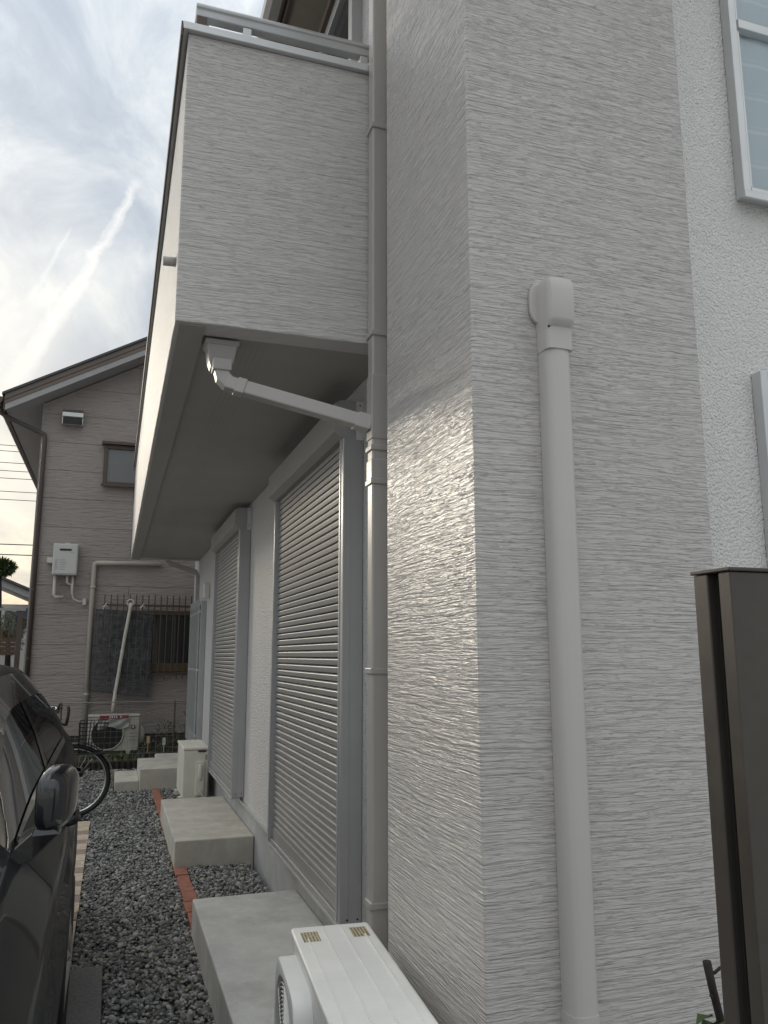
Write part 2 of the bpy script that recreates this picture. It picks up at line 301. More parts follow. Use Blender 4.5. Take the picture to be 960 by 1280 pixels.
# ------------------------------------------------------------------ mesh helpers
class MB:
    def __init__(s): s.v = []; s.f = []
    def quad(s, *p):
        b = len(s.v); s.v += [tuple(q) for q in p]; s.f.append(tuple(range(b, b+len(p)))); return s
    def box(s, x0, x1, y0, y1, z0, z1):
        b = len(s.v)
        s.v += [(x, y, z) for z in (z0, z1) for y in (y0, y1) for x in (x0, x1)]
        s.f += [tuple(b+i for i in q) for q in ((0, 2, 3, 1), (4, 5, 7, 6), (0, 1, 5, 4), (2, 6, 7, 3), (0, 4, 6, 2), (1, 3, 7, 5))]
        return s
    def prism(s, poly, axis, a, b):
        """poly of 2-D points swept along axis ('x': (y,z), 'y': (x,z), 'z': (x,y))"""
        def P(q, h): return {'x': (h, q[0], q[1]), 'y': (q[0], h, q[1]), 'z': (q[0], q[1], h)}[axis]
        n = len(poly); k = len(s.v)
        s.v += [P(q, a) for q in poly]+[P(q, b) for q in poly]
        s.f.append(tuple(range(k, k+n))); s.f.append(tuple(range(k+2*n-1, k+n-1, -1)))
        for i in range(n): s.f.append((k+i, k+n+i, k+n+(i+1) % n, k+(i+1) % n))
        return s
    def tube(s, pts, r, n=10, caps=True, closed=False):
        pts = [Vector(p) for p in pts]; k = len(s.v); m = len(pts); prev = None
        rs = r if isinstance(r, (list, tuple)) else [r]*m
        for i, p in enumerate(pts):
            if closed: d = pts[(i+1) % m]-pts[i-1]
            else: d = pts[min(i+1, m-1)]-pts[max(i-1, 0)]
            d.normalize()
            if prev is None:
                u = d.cross(Vector((0, 0, 1)) if abs(d.z) < 0.9 else Vector((1, 0, 0))).normalized()
            else: u = (prev-d*prev.dot(d)).normalized()
            prev = u; v = d.cross(u)
            for j in range(n):
                a = 2*math.pi*j/n; s.v.append(tuple(p+(u*math.cos(a)+v*math.sin(a))*rs[i]))
        for i in range(m if closed else m-1):
            i2 = (i+1) % m
            for j in range(n): s.f.append((k+i*n+j, k+i*n+(j+1) % n, k+i2*n+(j+1) % n, k+i2*n+j))
        if caps and not closed:
            s.f.append(tuple(range(k+n-1, k-1, -1))); s.f.append(tuple(range(k+(m-1)*n, k+m*n)))
        return s
    def ring(s, c, r, rr, axis, n=32, m=6, sx=1.0):
        pts = []
        for i in range(n):
            a = 2*math.pi*i/n; u, v = r*math.cos(a)*sx, r*math.sin(a)
            pts.append({'x': (c[0], c[1]+u, c[2]+v), 'y': (c[0]+u, c[1], c[2]+v), 'z': (c[0]+u, c[1]+v, c[2])}[axis])
        return s.tube(pts, rr, m, closed=True)
    def grid(s, rows, closed=False):
        k = len(s.v); m = len(rows[0])
        for r in rows: s.v += [tuple(p) for p in r]
        for i in range(len(rows)-1):
            for j in range(m if closed else m-1):
                s.f.append((k+i*m+j, k+i*m+(j+1) % m, k+(i+1)*m+(j+1) % m, k+(i+1)*m+j))
        return s
    def ellipsoid(s, c, r, n=16, m=10, f=None):
        rows = []
        for i in range(m+1):
            th = math.pi*i/m
            row = []
            for j in range(n):
                ph = 2*math.pi*j/n
                d = Vector((math.sin(th)*math.cos(ph), math.sin(th)*math.sin(ph), math.cos(th)))
                if f: d = f(d)
                row.append((c[0]+d.x*r[0], c[1]+d.y*r[1], c[2]+d.z*r[2]))
            rows.append(row)
        return s.grid(rows, True)
    def mesh(s, name):
        me = bpy.data.meshes.new(name); me.from_pydata(s.v, [], s.f); me.update(); return me
    def build(s, name, mat, parent=None, bevel=0.0, smooth=False, seg=2):
        o = bpy.data.objects.new(name, s.mesh(name)); return finish(o, mat, parent, bevel, smooth, seg)
def fixnormals(me):
    import bmesh
    bm = bmesh.new(); bm.from_mesh(me); bmesh.ops.recalc_face_normals(bm, faces=bm.faces); bm.to_mesh(me); bm.free()
def finish(o, mat, parent=None, bevel=0.0, smooth=False, seg=2):
    COL.objects.link(o); o.data.materials.append(mat); fixnormals(o.data)
    if smooth:
        for p in o.data.polygons: p.use_smooth = True
    if smooth == 'auto' or bevel:
        if smooth:
            try: o.data.set_sharp_from_angle(angle=R(38))
            except Exception: pass
    if bevel:
        b = o.modifiers.new('bevel', 'BEVEL'); b.width = bevel; b.segments = seg; b.limit_method = 'ANGLE'; b.angle_limit = R(35)
    attach(o, parent); return o
def attach(o, parent):
    if parent is not None:
        o.parent = parent
        if parent.type == 'EMPTY': o.matrix_parent_inverse = Matrix.Translation(-parent.location)
def thing(name, label, cat, loc=(0, 0, 0), group=None):
    o = bpy.data.objects.new(name, None); COL.objects.link(o); o.location = loc; o.empty_display_size = 0.1
    return tag(o, label, cat, group)
def tag(o, label, cat, group=None):
    o['label'] = label; o['category'] = cat
    if group: o['group'] = group
    return o
def struct(o): o['kind'] = 'structure'; return o
def stuff(o, label=None, cat=None):
    o['kind'] = 'stuff'
    if label: o['label'] = label; o['category'] = cat
    return o
def share(name, me, parent, loc):
    o = bpy.data.objects.new(name, me); COL.objects.link(o); o.parent = parent; o.location = loc; return o
def box(name, mat, parent, x0, x1, y0, y1, z0, z1, bevel=0.0):
    return MB().box(x0, x1, y0, y1, z0, z1).build(name, mat, parent, bevel)

# ------------------------------------------------------------------ ground
g = MB().quad((-400, -400, -0.06), (400, -400, -0.06), (400, 400, -0.06), (-400, 400, -0.06)).build('ground', M_GROUND); struct(g)
gb = MB().box(-1.9, 1.03, 2.2, 11.66, -0.056, -0.022).build('gravel_bed', M_GBED); struct(gb)
park = MB().box(-3.2, -0.262, -2.0, 6.6, -0.050, -0.004).build('parking_slab', M_PAD); struct(park)
pad = MB().box(-0.258, 0.034, 1.0, 4.455, -0.05, 0.012).build('concrete_pad', M_PAD, None, 0.006); struct(pad)
soil = MB().box(-3.0, 1.9, 11.80, 13.5, -0.056, 0.03).build('garden_bed', M_SOIL); struct(soil)

def gravel():
    rng = np.random.default_rng(3)
    t = (1+5**.5)/2
    ico = np.array([(-1, t, 0), (1, t, 0), (-1, -t, 0), (1, -t, 0), (0, -1, t), (0, 1, t), (0, -1, -t), (0, 1, -t), (t, 0, -1), (t, 0, 1), (-t, 0, -1), (-t, 0, 1)])/math.sqrt(1+t*t)
    fac = np.array([(0, 11, 5), (0, 5, 1), (0, 1, 7), (0, 7, 10), (0, 10, 11), (1, 5, 9), (5, 11, 4), (11, 10, 2), (10, 7, 6), (7, 1, 8), (3, 9, 4), (3, 4, 2), (3, 2, 6), (3, 6, 8), (3, 8, 9), (4, 9, 5), (2, 4, 11), (6, 2, 10), (8, 6, 7), (9, 8, 1)])
    P = []
    def fill(x0, x1, y0, y1, dens):
        n = int((x1-x0)*(y1-y0)*dens)
        P.append(np.column_stack([rng.uniform(x0, x1, n), rng.uniform(y0, y1, n)]))
    fill(-0.11, 0.50, 4.46, 6.5, 5000); fill(-0.11, 0.50, 6.5, 9.0, 3700); fill(-0.11, 1.03, 9.0, 11.64, 2400)
    fill(0.045, 0.50, 2.4, 4.46, 5000); fill(0.585, 1.03, 4.78, 6.22, 5000); fill(0.585, 1.03, 8.0, 9.0, 3200)
    fill(-1.8, -0.11, 6.7, 11.64, 2000); fill(0.5, 1.03, 2.4, 3.0, 1500)
    p = np.vstack(P)
    def inside(a, x0, x1, y0, y1): return (a[:, 0] > x0) & (a[:, 0] < x1) & (a[:, 1] > y0) & (a[:, 1] < y1)
    # the bricks, pavers and concrete stay clear
    k = ~(inside(p, -0.262, -0.108, 4.4, 8.3) | inside(p, 0.488, 0.582, 4.4, 9.9) | inside(p, 0.08, 1.04, 9.85, 10.9))
    p = p[k]; n = len(p)
    r = np.clip(rng.lognormal(math.log(0.0102), 0.28, n), 0.005, 0.022)
    S = np.column_stack([r*rng.uniform(.8, 1.35, n), r*rng.uniform(.7, 1.1, n), r*rng.uniform(.45, .85, n)])
    V = ico[None]*(1+rng.uniform(-.28, .28, (n, 12, 1)))*S[:, None, :]
    a, b = rng.uniform(0, 2*math.pi, n), rng.normal(0, .45, n)
    ca, sa, cb, sb = np.cos(a), np.sin(a), np.cos(b), np.sin(b)
    x = V[..., 0]; y = V[..., 1]*cb[:, None]-V[..., 2]*sb[:, None]; z = V[..., 1]*sb[:, None]+V[..., 2]*cb[:, None]
    X = x*ca[:, None]-y*sa[:, None]+p[:, 0:1]; Y = x*sa[:, None]+y*ca[:, None]+p[:, 1:2]
    und = 0.006*np.sin(p[:, 0]*9+1)*np.cos(p[:, 1]*5)
    Z = z+(rng.uniform(-.012, .012, n)+und-0.004)[:, None]
    verts = np.stack([X, Y, Z], -1).reshape(-1, 3)
    faces = (fac[None]+12*np.arange(n)[:, None, None]).reshape(-1)
    me = bpy.data.meshes.new('gravel'); me.vertices.add(len(verts)); me.vertices.foreach_set('co', verts.ravel())
    nf = len(faces)//3; me.loops.add(nf*3); me.loops.foreach_set('vertex_index', faces.astype(np.int32)); me.polygons.add(nf)
    me.polygons.foreach_set('loop_start', np.arange(0, nf*3, 3, dtype=np.int32)); me.update(); me.validate()
    at = me.attributes.new('shade', 'FLOAT', 'POINT'); at.data.foreach_set('value', np.repeat(rng.uniform(0, 1, n), 12).astype(np.float32))
    me.materials.append(M_STONE)
    o = bpy.data.objects.new('gravel', me); COL.objects.link(o)
    stuff(o, 'loose grey crushed stone covering the side passage', 'gravel')
gravel()

# sand and plum pavers beside the parking slab (set in the ground, one by one)
edge = struct(MB().box(-0.258, -0.112, 4.46, 8.25, -0.048, -0.012).build('paver_bed', M_GBED))
y = 4.465; i = 0
seq = ['a', 'b', 'a', 'a', 'b', 'a', 'b', 'a', 'b', 'a', 'b', 'a', 'a', 'b', 'a', 'b', 'a', 'b', 'a', 'a', 'b']
while y < 8.1:
    k = seq[i % len(seq)]; L = {'a': 0.205, 'b': 0.155}[k]*random.uniform(.97, 1.03)
    dz = random.uniform(-.002, .004); dx = random.uniform(-.003, .003)
    MB().box(-0.256+dx, -0.114+dx, y+.003, y+L-.003, -0.03, 0.010+dz).build('paver', M_PAVA if k == 'a' else M_PAVB, edge, 0.004)
    y += L; i += 1
# red bricks edging the bed under the wall
bed2 = struct(MB().box(0.49, 0.58, 4.5, 9.9, -0.05, -0.018).build('brick_bed', M_GBED))
y = 4.52
while y < 9.75:
    L = 0.212; a = random.uniform(-.004, .004); b = random.uniform(-.004, .004)
    m = MB(); m.prism([(0.492+a, y+.004), (0.578+a, y+.004), (0.578+b, y+L-.005), (0.492+b, y+L-.005)], 'z', -0.03, 0.013+random.uniform(-.004, .004))
    m.build('brick', M_BRICK, bed2, 0.004); y += L

# ------------------------------------------------------------------ the house
XW = 1.05
house = thing('house', 'grey painted house with combed mortar walls, roller shutters and a projecting balcony', 'house', (1.05, 2.0, 0))
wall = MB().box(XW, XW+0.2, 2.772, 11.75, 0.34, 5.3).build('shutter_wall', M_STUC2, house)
box('foundation', M_FOUND, house, XW+0.012, XW+0.19, 2.772, 11.74, -0.3, 0.337)
box('drip_flashing', M_ALU, house, XW-0.016, XW-0.002, 2.775, 11.75, 0.330, 0.352)
box('end_wall', M_STUC2, house, XW+0.202, 8.0, 11.55, 11.745, -0.2, 5.3)
blk = MB().box(0.933, 1.728, 2.0, 2.77, -0.2, 5.295).build('wing_wall', M_WOOD, house, 0.006)
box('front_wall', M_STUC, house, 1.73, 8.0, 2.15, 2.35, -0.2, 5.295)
# eave and roof above the upper floor
eave = MB().box(0.80, 8.6, 1.60, 12.2, 5.300, 5.330).build('eave_soffit', plain('eave_soffit_board', (0.33, 0.29, 0.24), 0.7, var=0.06), house)
MB().box(0.775, 0.798, 1.58, 12.22, 5.285, 5.47).build('fascia', M_BROWN, eave)
MB().box(0.80, 8.6, 1.575, 1.598, 5.285, 5.47).build('fascia', M_BROWN, eave)
gm = MB(); gp = [(0.77, 5.44), (0.66, 5.44), (0.66, 5.36), (0.69, 5.335), (0.745, 5.335), (0.77, 5.36)]
gm.prism(gp, 'y', 1.58, 12.2).build('gutter', M_PIPE, eave)
MB().prism([(0.70, 5.475), (4.8, 6.9), (8.9, 5.475), (8.9, 5.53), (4.8, 6.98), (0.70, 5.53)], 'y', 1.5, 12.3).build('roof', M_ROOFD, house)
# upper floor sliding window, seen over the balcony rail
uw = MB()
uw.box(XW-0.06, XW+0.01, 3.50, 5.35, 5.06, 5.13); uw.box(XW-0.06, XW+0.01, 5.28, 5.35, 2.95, 5.06); uw.box(XW-0.06, XW+0.01, 3.50, 3.56, 2.95, 5.06)
uwo = uw.build('window', M_ALUG, house, 0.003)
MB().box(XW-0.025, XW-0.015, 3.565, 5.27, 2.95, 5.055).build('pane', M_GLASS, uwo)
MB().box(XW-0.05, XW-0.026, 4.36, 4.42, 2.95, 5.055).build('stile', M_ALUG, uwo)
MB().box(XW-0.085, XW-0.062, 3.46, 5.39, 5.135, 5.20).build('head_drip', M_BROWN, uwo)

# balcony
BX0, BY0, BY1, BZ0, BZ1 = 0.155, 3.0, 11.2, 2.763, 4.012
bal = MB().prism([(BX0, BY0), (XW-0.002, BY0), (XW-0.002, BY0+0.12), (BX0+0.12, BY0+0.12), (BX0+0.12, BY1-0.12), (XW-0.002, BY1-0.12), (XW-0.002, BY1), (BX0, BY1)], 'z', BZ0, BZ1)
balcony = bal.build('balcony', M_WOODB, house, 0.005)
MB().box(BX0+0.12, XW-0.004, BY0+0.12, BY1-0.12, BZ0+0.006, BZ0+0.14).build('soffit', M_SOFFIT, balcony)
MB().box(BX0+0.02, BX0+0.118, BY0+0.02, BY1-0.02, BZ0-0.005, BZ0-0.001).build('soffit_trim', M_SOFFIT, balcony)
vh = MB()
for ix, x in enumerate((0.435, 0.46, 0.485, 0.51, 0.535)):
    y = BY0+0.16
    while y < BY1-0.2:
        n = 6; k = len(vh.v)
        for j in range(n): vh.v.append((x+0.0019*math.cos(j*math.pi/3), y+0.0019*math.sin(j*math.pi/3), BZ0+0.0048))
        vh.f.append(tuple(range(k, k+n))); y += 0.020
stuff(vh.build('vent_holes', M_HOLE, balcony))
cz1 = BZ1+0.036
MB().prism([(BX0-0.022, BY0-0.022), (XW-0.004, BY0-0.022), (XW-0.004, BY0+0.13), (BX0+0.13, BY0+0.13), (BX0+0.13, BY1+0.02), (BX0-0.022, BY1+0.02)], 'z', BZ1+0.001, cz1).build('cap', M_ALU, balcony, 0.003)
# side drip strip under the cap, dark
MB().box(BX0-0.030, BX0-0.023, BY0-0.02, BY1+0.02, BZ1-0.030, BZ1+0.034).build('cap_edge', M_BROWN, balcony)
rp = [(-0.022, 0), (-0.022, 0.034), (-0.030, 0.036), (-0.030, 0.050), (-0.018, 0.064), (0.018, 0.064), (0.030, 0.050), (0.030, 0.036), (0.022, 0.034), (0.022, 0)]
rz = BZ1+0.126
MB().prism([(BY0+0.06+a, rz+b) for a, b in rp], 'x', BX0+0.03, XW-0.003).build('hand_rail', M_ALUG, balcony, 0.004)
MB().prism([(BX0+0.06+a, rz-0.0015+b) for a, b in rp], 'y', BY0+0.092, BY1-0.02).build('hand_rail', M_ALUG, balcony, 0.004)
for x in (0.40, 0.92): MB().box(x-0.018, x+0.018, BY0+0.042, BY0+0.078, cz1+0.0005, rz-0.001).build('rail_post', M_ALU, balcony, 0.002)
yy = BY0+0.6
while yy < BY1: MB().box(BX0+0.042, BX0+0.078, yy-.018, yy+.018, cz1+0.0005, rz-0.003).build('rail_post', M_ALU, balcony, 0.002); yy += 0.9
MB().prism([(BY0+0.036, cz1+0.0005), (BY0+0.084, cz1+0.0005), (BY0+0.084, rz-.002), (BY0+0.036, rz-.002)], 'x', BX0+0.034, BX0+0.075).build('rail_bracket', M_BROWN, balcony)
MB().tube([(BX0+0.01, 3.14, 3.07), (BX0-0.05, 3.14, 3.068)], 0.019, 14).build('overflow_pipe', M_PIPE, balcony, 0, True)

# drain hopper and branch pipe under the balcony
def hopper(par, cx, cy, z1):
    m = MB(); rows = []
    for z, hx, hy in ((z1, .068, .055), (z1-.02, .068, .055), (z1-.021, .060, .048), (z1-.085, .050, .040), (z1-.115, .040, .034)):
        rows.append([(cx-hx, cy-hy, z), (cx+hx, cy-hy, z), (cx+hx, cy+hy, z), (cx-hx, cy+hy, z)])
    m.grid(rows, True); k = len(m.v)
    m.f += [(0, 1, 2, 3), (k-4, k-3, k-2, k-1)]
    m.build('drain_hopper', M_PIPE, par, 0.006)
def sqpipe(path, hw):
    """square pipe in the plane y = const"""
    m = MB(); rows = []; pts = [Vector(p) for p in path]
    for i, p in enumerate(pts):
        d = (pts[min(i+1, len(pts)-1)]-pts[max(i-1, 0)]).normalized(); n = Vector((d.z, 0, -d.x))
        if 0 < i < len(pts)-1:
            d1 = (p-pts[i-1]).normalized(); sc = 1/max(.6, d1.dot(d))
        else: sc = 1
        rows.append([tuple(p+n*hw*sc*a+Vector((0, hw*b, 0))) for a, b in ((-1, -1), (1, -1), (1, 1), (-1, 1))])
    m.grid(rows, True); k = len(m.v); m.f += [(0, 1, 2, 3), (k-4, k-3, k-2, k-1)]
    return m
hopper(balcony, 0.352, 3.175, BZ0-0.006)
DSX, DSY = 0.950, 2.935
ds = MB().box(DSX-0.032, DSX+0.032, DSY-0.032, DSY+0.032, 0.05, 5.34).build('downspout', M_PIPE, house, 0.007, False, 3)
HX = 0.352
def bp(x): return 3.13-(3.13-DSY)*(x-HX)/(DSX-HX)          # the branch swings out to the downspout
arc = [(HX, 3.13, 2.665), (HX, 3.13, 2.62), (HX+.007, bp(HX+.007), 2.595), (HX+.027, bp(HX+.027), 2.573), (HX+.06, bp(HX+.06), 2.561), (DSX-0.02, bp(DSX-.02), 2.400)]
sl_ = (2.400-2.561)/(DSX-.08-HX)
def onp(x): return (x, bp(x), 2.561+sl_*(x-HX-.06))
sqpipe(arc, 0.029).build('branch_pipe', M_PIPE, ds, 0.006)
sqpipe([(HX, 3.13, 2.668), (HX, 3.13, 2.62)], 0.037).build('collar', M_PIPE, ds, 0.004)
sqpipe([onp(HX+.055), onp(HX+.09)], 0.033).build('collar', M_PIPE, ds, 0.004)
sqpipe([onp(DSX-.085), onp(DSX-.03)], 0.033).build('collar', M_PIPE, ds, 0.004)
for z0, z1 in ((2.155, 2.255), (2.335, 2.60)):
    MB().box(DSX-0.0355, DSX+0.0355, DSY-0.0355, DSY+0.0355, z0, z1).build('socket', M_PIPE, ds, 0.004)
for z in (0.62, 1.44, 2.165, 2.30, 2.775, 3.70, 4.70):
    b = MB().box(DSX-0.039, DSX+0.039, DSY-0.039, DSY+0.039, z-0.011, z+0.011); b.box(DSX+0.0392, XW-0.001, DSY-0.012, DSY+0.012, z-0.010, z+0.010)
    b.build('bracket', M_PIPE, ds, 0.003)
sqpipe([(0.62, 11.02, 2.745), (0.66, 11.02, 2.70), (1.0, 11.02, 2.60), (1.03, 11.02, 2.52), (1.03, 11.02, 0.3)], 0.028).build('downspout', M_PIPE, house, 0.005)

# conduit cover on the wing wall
PY = 2.0
def cover_prof(cx, hw, dep, z):
    pts = []
    for a, b in ((-1, 0), (-1, .55), (-.86, .80), (-.62, .95), (-.25, 1.0), (.25, 1.0), (.62, .95), (.86, .80), (1, .55), (1, 0)):
        pts.append((cx+a*hw, PY-0.001-b*dep, z))
    return pts
def cap_prof(cx, hw, dep, z):
    return [(cx+a*hw, PY-0.001-b*dep, z) for a, b in ((-1, 0), (-1, .72), (-.96, .86), (-.84, .96), (-.55, 1.0), (.55, 1.0), (.84, .96), (.96, .86), (1, .72), (1, 0))]
cm = MB(); rows = [cover_prof(1.187, 0.0405, 0.062, z) for z in (0.05, 2.40)]
cm.grid(rows, False); cv = cm.build('conduit_cover', M_COVER, house, 0, 'auto')
sm = MB(); sm.grid([cover_prof(1.187, 0.0430, 0.065, z) for z in (0.53, 0.60)], False)
sm.f.append(tuple(range(10))); sm.f.append(tuple(range(10, 20))); sm.build('joint_sleeve', M_COVER, cv, 0, 'auto')
em = MB(); rows = []
for z, hw, dep, cx in ((2.375, .0425, .066, 1.187), (2.43, .0425, .067, 1.187), (2.440, .0425, .068, 1.187), (2.452, .0430, .084, 1.1865), (2.462, .0432, .088, 1.186), (2.550, .0435, .090, 1.1855), (2.572, .0430, .088, 1.1855), (2.585, .0415, .082, 1.1855), (2.592, .038, .068, 1.1855)):
    rows.append(cap_prof(cx, hw, dep, z))
em.grid(rows, False); em.f.append(tuple(range(80, 90))); em.f.append(tuple(range(10)))
eo = em.build('elbow_cap', M_COVER, cv, 0, 'auto')
bp = MB(); ring = []
for j in range(20):
    a = 2*math.pi*j/20; ring.append((1.167+0.049*math.copysign(abs(math.cos(a))**.7, math.cos(a)), 2.532+0.068*math.copysign(abs(math.sin(a))**.7, math.sin(a))))
bp.prism(ring, 'y', PY-0.016, PY-0.002).build('wall_flange', M_COVER, cv, 0.003)
MB().tube([(1.1495, PY-0.066, 2.440), (1.153, PY-0.055, 2.440)], 0.004, 8).build('screw_hole', M_HOLE, cv)

# roller shutters
def slat_mesh(y0, y1, pitch):
    prof = [(0.0, 0.0), (-0.0058, 0.0), (-0.0078, pitch*0.10), (-0.0100, pitch*0.45), (-0.0108, pitch*0.66), (-0.0098, pitch*0.72), (-0.0030, pitch*0.815), (0.0, pitch*0.83), (0.004, pitch*0.83), (0.004, 0.0)]
    m = MB().prism([(x, z) for x, z in prof], 'y', y0, y1); me = m.mesh('slat'); fixnormals(me); me.materials.append(M_SLAT); return me
def shutter(y0, y1, z0, z1, pitch, boxh):
    XF = 0.955; SX = 0.990
    fr = MB()
    fr.box(XF, XW-0.001, y0-0.055, y0, z0-0.02, z1); fr.box(XF, XW-0.001, y1, y1+0.05, z0-0.02, z1)
    fr.box(XF+0.01, XW-0.002, y0+0.001, y1-0.001, z0-0.028, z0)
    f = fr.build('roller_shutter', M_ALUG, house, 0.003)
    # bright guide edges and the shallow fin on the near jamb
    MB().box(XF-0.004, XF-0.0005, y0-0.014, y0-0.001, z0-0.01, z1).build('guide_rail', M_ALU, f)
    MB().box(XF-0.004, XF-0.0005, y1+0.001, y1+0.02, z0-0.01, z1).build('guide_rail', M_ALU, f)
    MB().box(XF+0.036, XW-0.003, y0-0.0600, y0-0.0555, z0-0.02, z1).build('jamb_cover', M_ALUG, f)
    MB().box(XF+0.005, XF+0.075, y0+.002, y1-.002, z0-0.045, z0-0.030).build('sill', M_ALU, f, 0.002)
    MB().box(SX-0.013, SX+0.008, y0+0.002, y1-0.002, z0+0.003, z0+0.066).build('bottom_bar', M_SLAT, f, 0.004)
    me = slat_mesh(y0+0.001, y1-0.001, pitch); z = z0+0.070
    while z < z1-0.002:
        share('slat', me, f, (SX, 0, z)); z += pitch
    MB().box(SX+0.0055, SX+0.009, y0+0.0015, y1-0.0015, z0+0.068, z1).build('slat_core', M_ACD, f)
    bx = MB().prism([(XF-0.045, z1+0.012), (XF-0.005, z1-0.012), (XW-0.001, z1-0.012), (XW-0.001, z1+boxh), (XF-0.012, z1+boxh), (XF-0.045, z1+boxh-0.018)], 'y', y0-0.050, y1+0.045)
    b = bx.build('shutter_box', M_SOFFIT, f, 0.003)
    MB().prism([(XF-0.045, z1+0.012), (XF-0.005, z1-0.014), (XW-0.038, z1-0.014), (XW-0.038, z1+boxh), (XF-0.012, z1+boxh), (XF-0.045, z1+boxh-0.018)], 'y', y0-0.058, y0-0.0508).build('end_cap', M_ALUG, f)
    pl = MB().box(XW-0.036, XW-0.001, y0-0.0615, y0-0.0508, z1-0.02, z1+boxh).build('end_plate', M_PANEW, f)
    for zz in (z1+0.02, z1+boxh-0.02): MB().tube([(XW-0.018, y0-0.0635, zz), (XW-0.018, y0-0.0620, zz)], 0.004, 8).build('screw', M_HOLE, f)
    for xx in (XF+0.03, XF+0.075): MB().tube([(xx, y0-0.062, z0+0.005), (xx, y0-0.0598, z0+0.005)], 0.004, 8).build('screw', M_HOLE, f)
    return f
shutter(3.515, 5.10, 0.405, 2.50, 0.0362, 0.165)
shutter(6.765, 8.42, 0.405, 2.56, 0.0362, 0.165)
# barred side window and wall lamp further along the wall
gw = MB(); gw.box(0.985, XW-0.001, 10.0, 10.05, 0.45, 2.15); gw.box(0.985, XW-0.001, 11.25, 11.30, 0.45, 2.15); gw.box(0.986, XW-0.001, 10.051, 11.249, 0.45, 0.50); gw.box(0.986, XW-0.001, 10.051, 11.249, 2.10, 2.15)
gwo = gw.build('window', M_ALUG, house, 0.003)
MB().box(1.025, 1.032, 10.052, 11.248, 0.502, 2.098).build('pane', M_GLASSF, gwo)
for k in range(7): MB().box(0.960, 0.974, 10.08+k*0.185, 10.094+k*0.185, 0.42, 2.18).build('grille_bar', M_ALU, gwo)
for z in (0.55, 1.32, 2.02): MB().box(0.974, 0.984, 10.02, 11.28, z-0.012, z+0.012).build('grille_bar', M_ALU, gwo)
wl = box('wall_lamp', M_PANEW, house, 0.975, XW-0.001, 9.68, 9.80, 2.16, 2.34, 0.012)
# windows of the front wall
def front_window(x0, x1, z0, z1, rails, par):
    yF = 2.15; m = MB()
    m.box(x0, x0+0.034, yF-0.045, yF-0.001, z0, z1); m.box(x1-0.045, x1, yF-0.045, yF-0.001, z0, z1)
    m.box(x0+0.0345, x1-0.0455, yF-0.045, yF-0.001, z0, z0+0.04); m.box(x0+0.0345, x1-0.0455, yF-0.045, yF-0.001, z1-0.04, z1)
    f = m.build('window', M_ALU, par, 0.004)
    MB().box(x0-0.012, x1+0.012, yF-0.060, yF-0.0455, z0-0.018, z0+0.012).build('sill', M_ALU, f, 0.003)
    for z in rails: MB().box(x0+0.046, x1-0.046, yF-0.040, yF-0.006, z-0.020, z+0.020).build('meeting_rail', M_ALU, f, 0.003)
    MB().box(x0+0.036, x0+0.056, yF-0.030, yF-0.008, z0+0.041, z1-0.041).build('sash_stile', M_ALU, f, 0.002)
    MB().quad((x0+0.057, yF-0.016, z0+0.041), (x1-0.046, yF-0.016, z0+0.041), (x1-0.046, yF-0.016, z1-0.041), (x0+0.057, yF-0.016, z1-0.041)).build('pane', M_CLEAR, f)
    cu = MB(); rows = []
    for s in range(2):
        z = z1-0.05 if s == 0 else z0+0.05
        rows.append([(x0+0.07+(0.10 if s else 0.0)*0+i*0.012, yF-0.0060+0.0045*math.sin(i*0.55)*math.cos(i*.13), z) for i in range(int((x1-x0-0.12)/0.012))])
    cu.grid(rows).build('curtain', M_CURT, f, 0, True)
    return f
front_window(2.075, 2.85, 3.135, 4.55, (3.86,), house)
front_window(2.075, 2.85, 1.05, 2.47, (2.40,), house)

# ------------------------------------------------------------------ concrete steps
def step(label, polys, loc, mat=M_CONC):
    t = thing('concrete_step', label, 'step', loc)
    for b in polys: MB().box(*b).build('block', mat, t, 0.008, False, 3)
    return t
step('smooth grey concrete step under the shutter beside the downspout', [(0.484, 1.058, 3.02, 4.775, -0.1, 0.188)], (0.77, 3.9, 0))
step('stained buff concrete step under the shutter beside the ivory outdoor unit', [(0.492, 1.058, 6.22, 8.0, -0.1, 0.188)], (0.77, 7.1, 0), M_CONC2)
step('two tread concrete step by the planted bed', [(0.095, 0.3585, 9.95, 10.85, -0.1, 0.085), (0.36, 0.90, 9.82, 10.86, -0.1, 0.228)], (0.5, 10.3, 0), M_CONC2)
pt = thing('pale_slab', 'small pale concrete slab behind the two tread step', 'slab', (0.8, 11.3, 0))
MB().box(0.60, 1.02, 11.0, 11.55, -0.05, 0.20).build('block', M_CONC2, pt, 0.02)

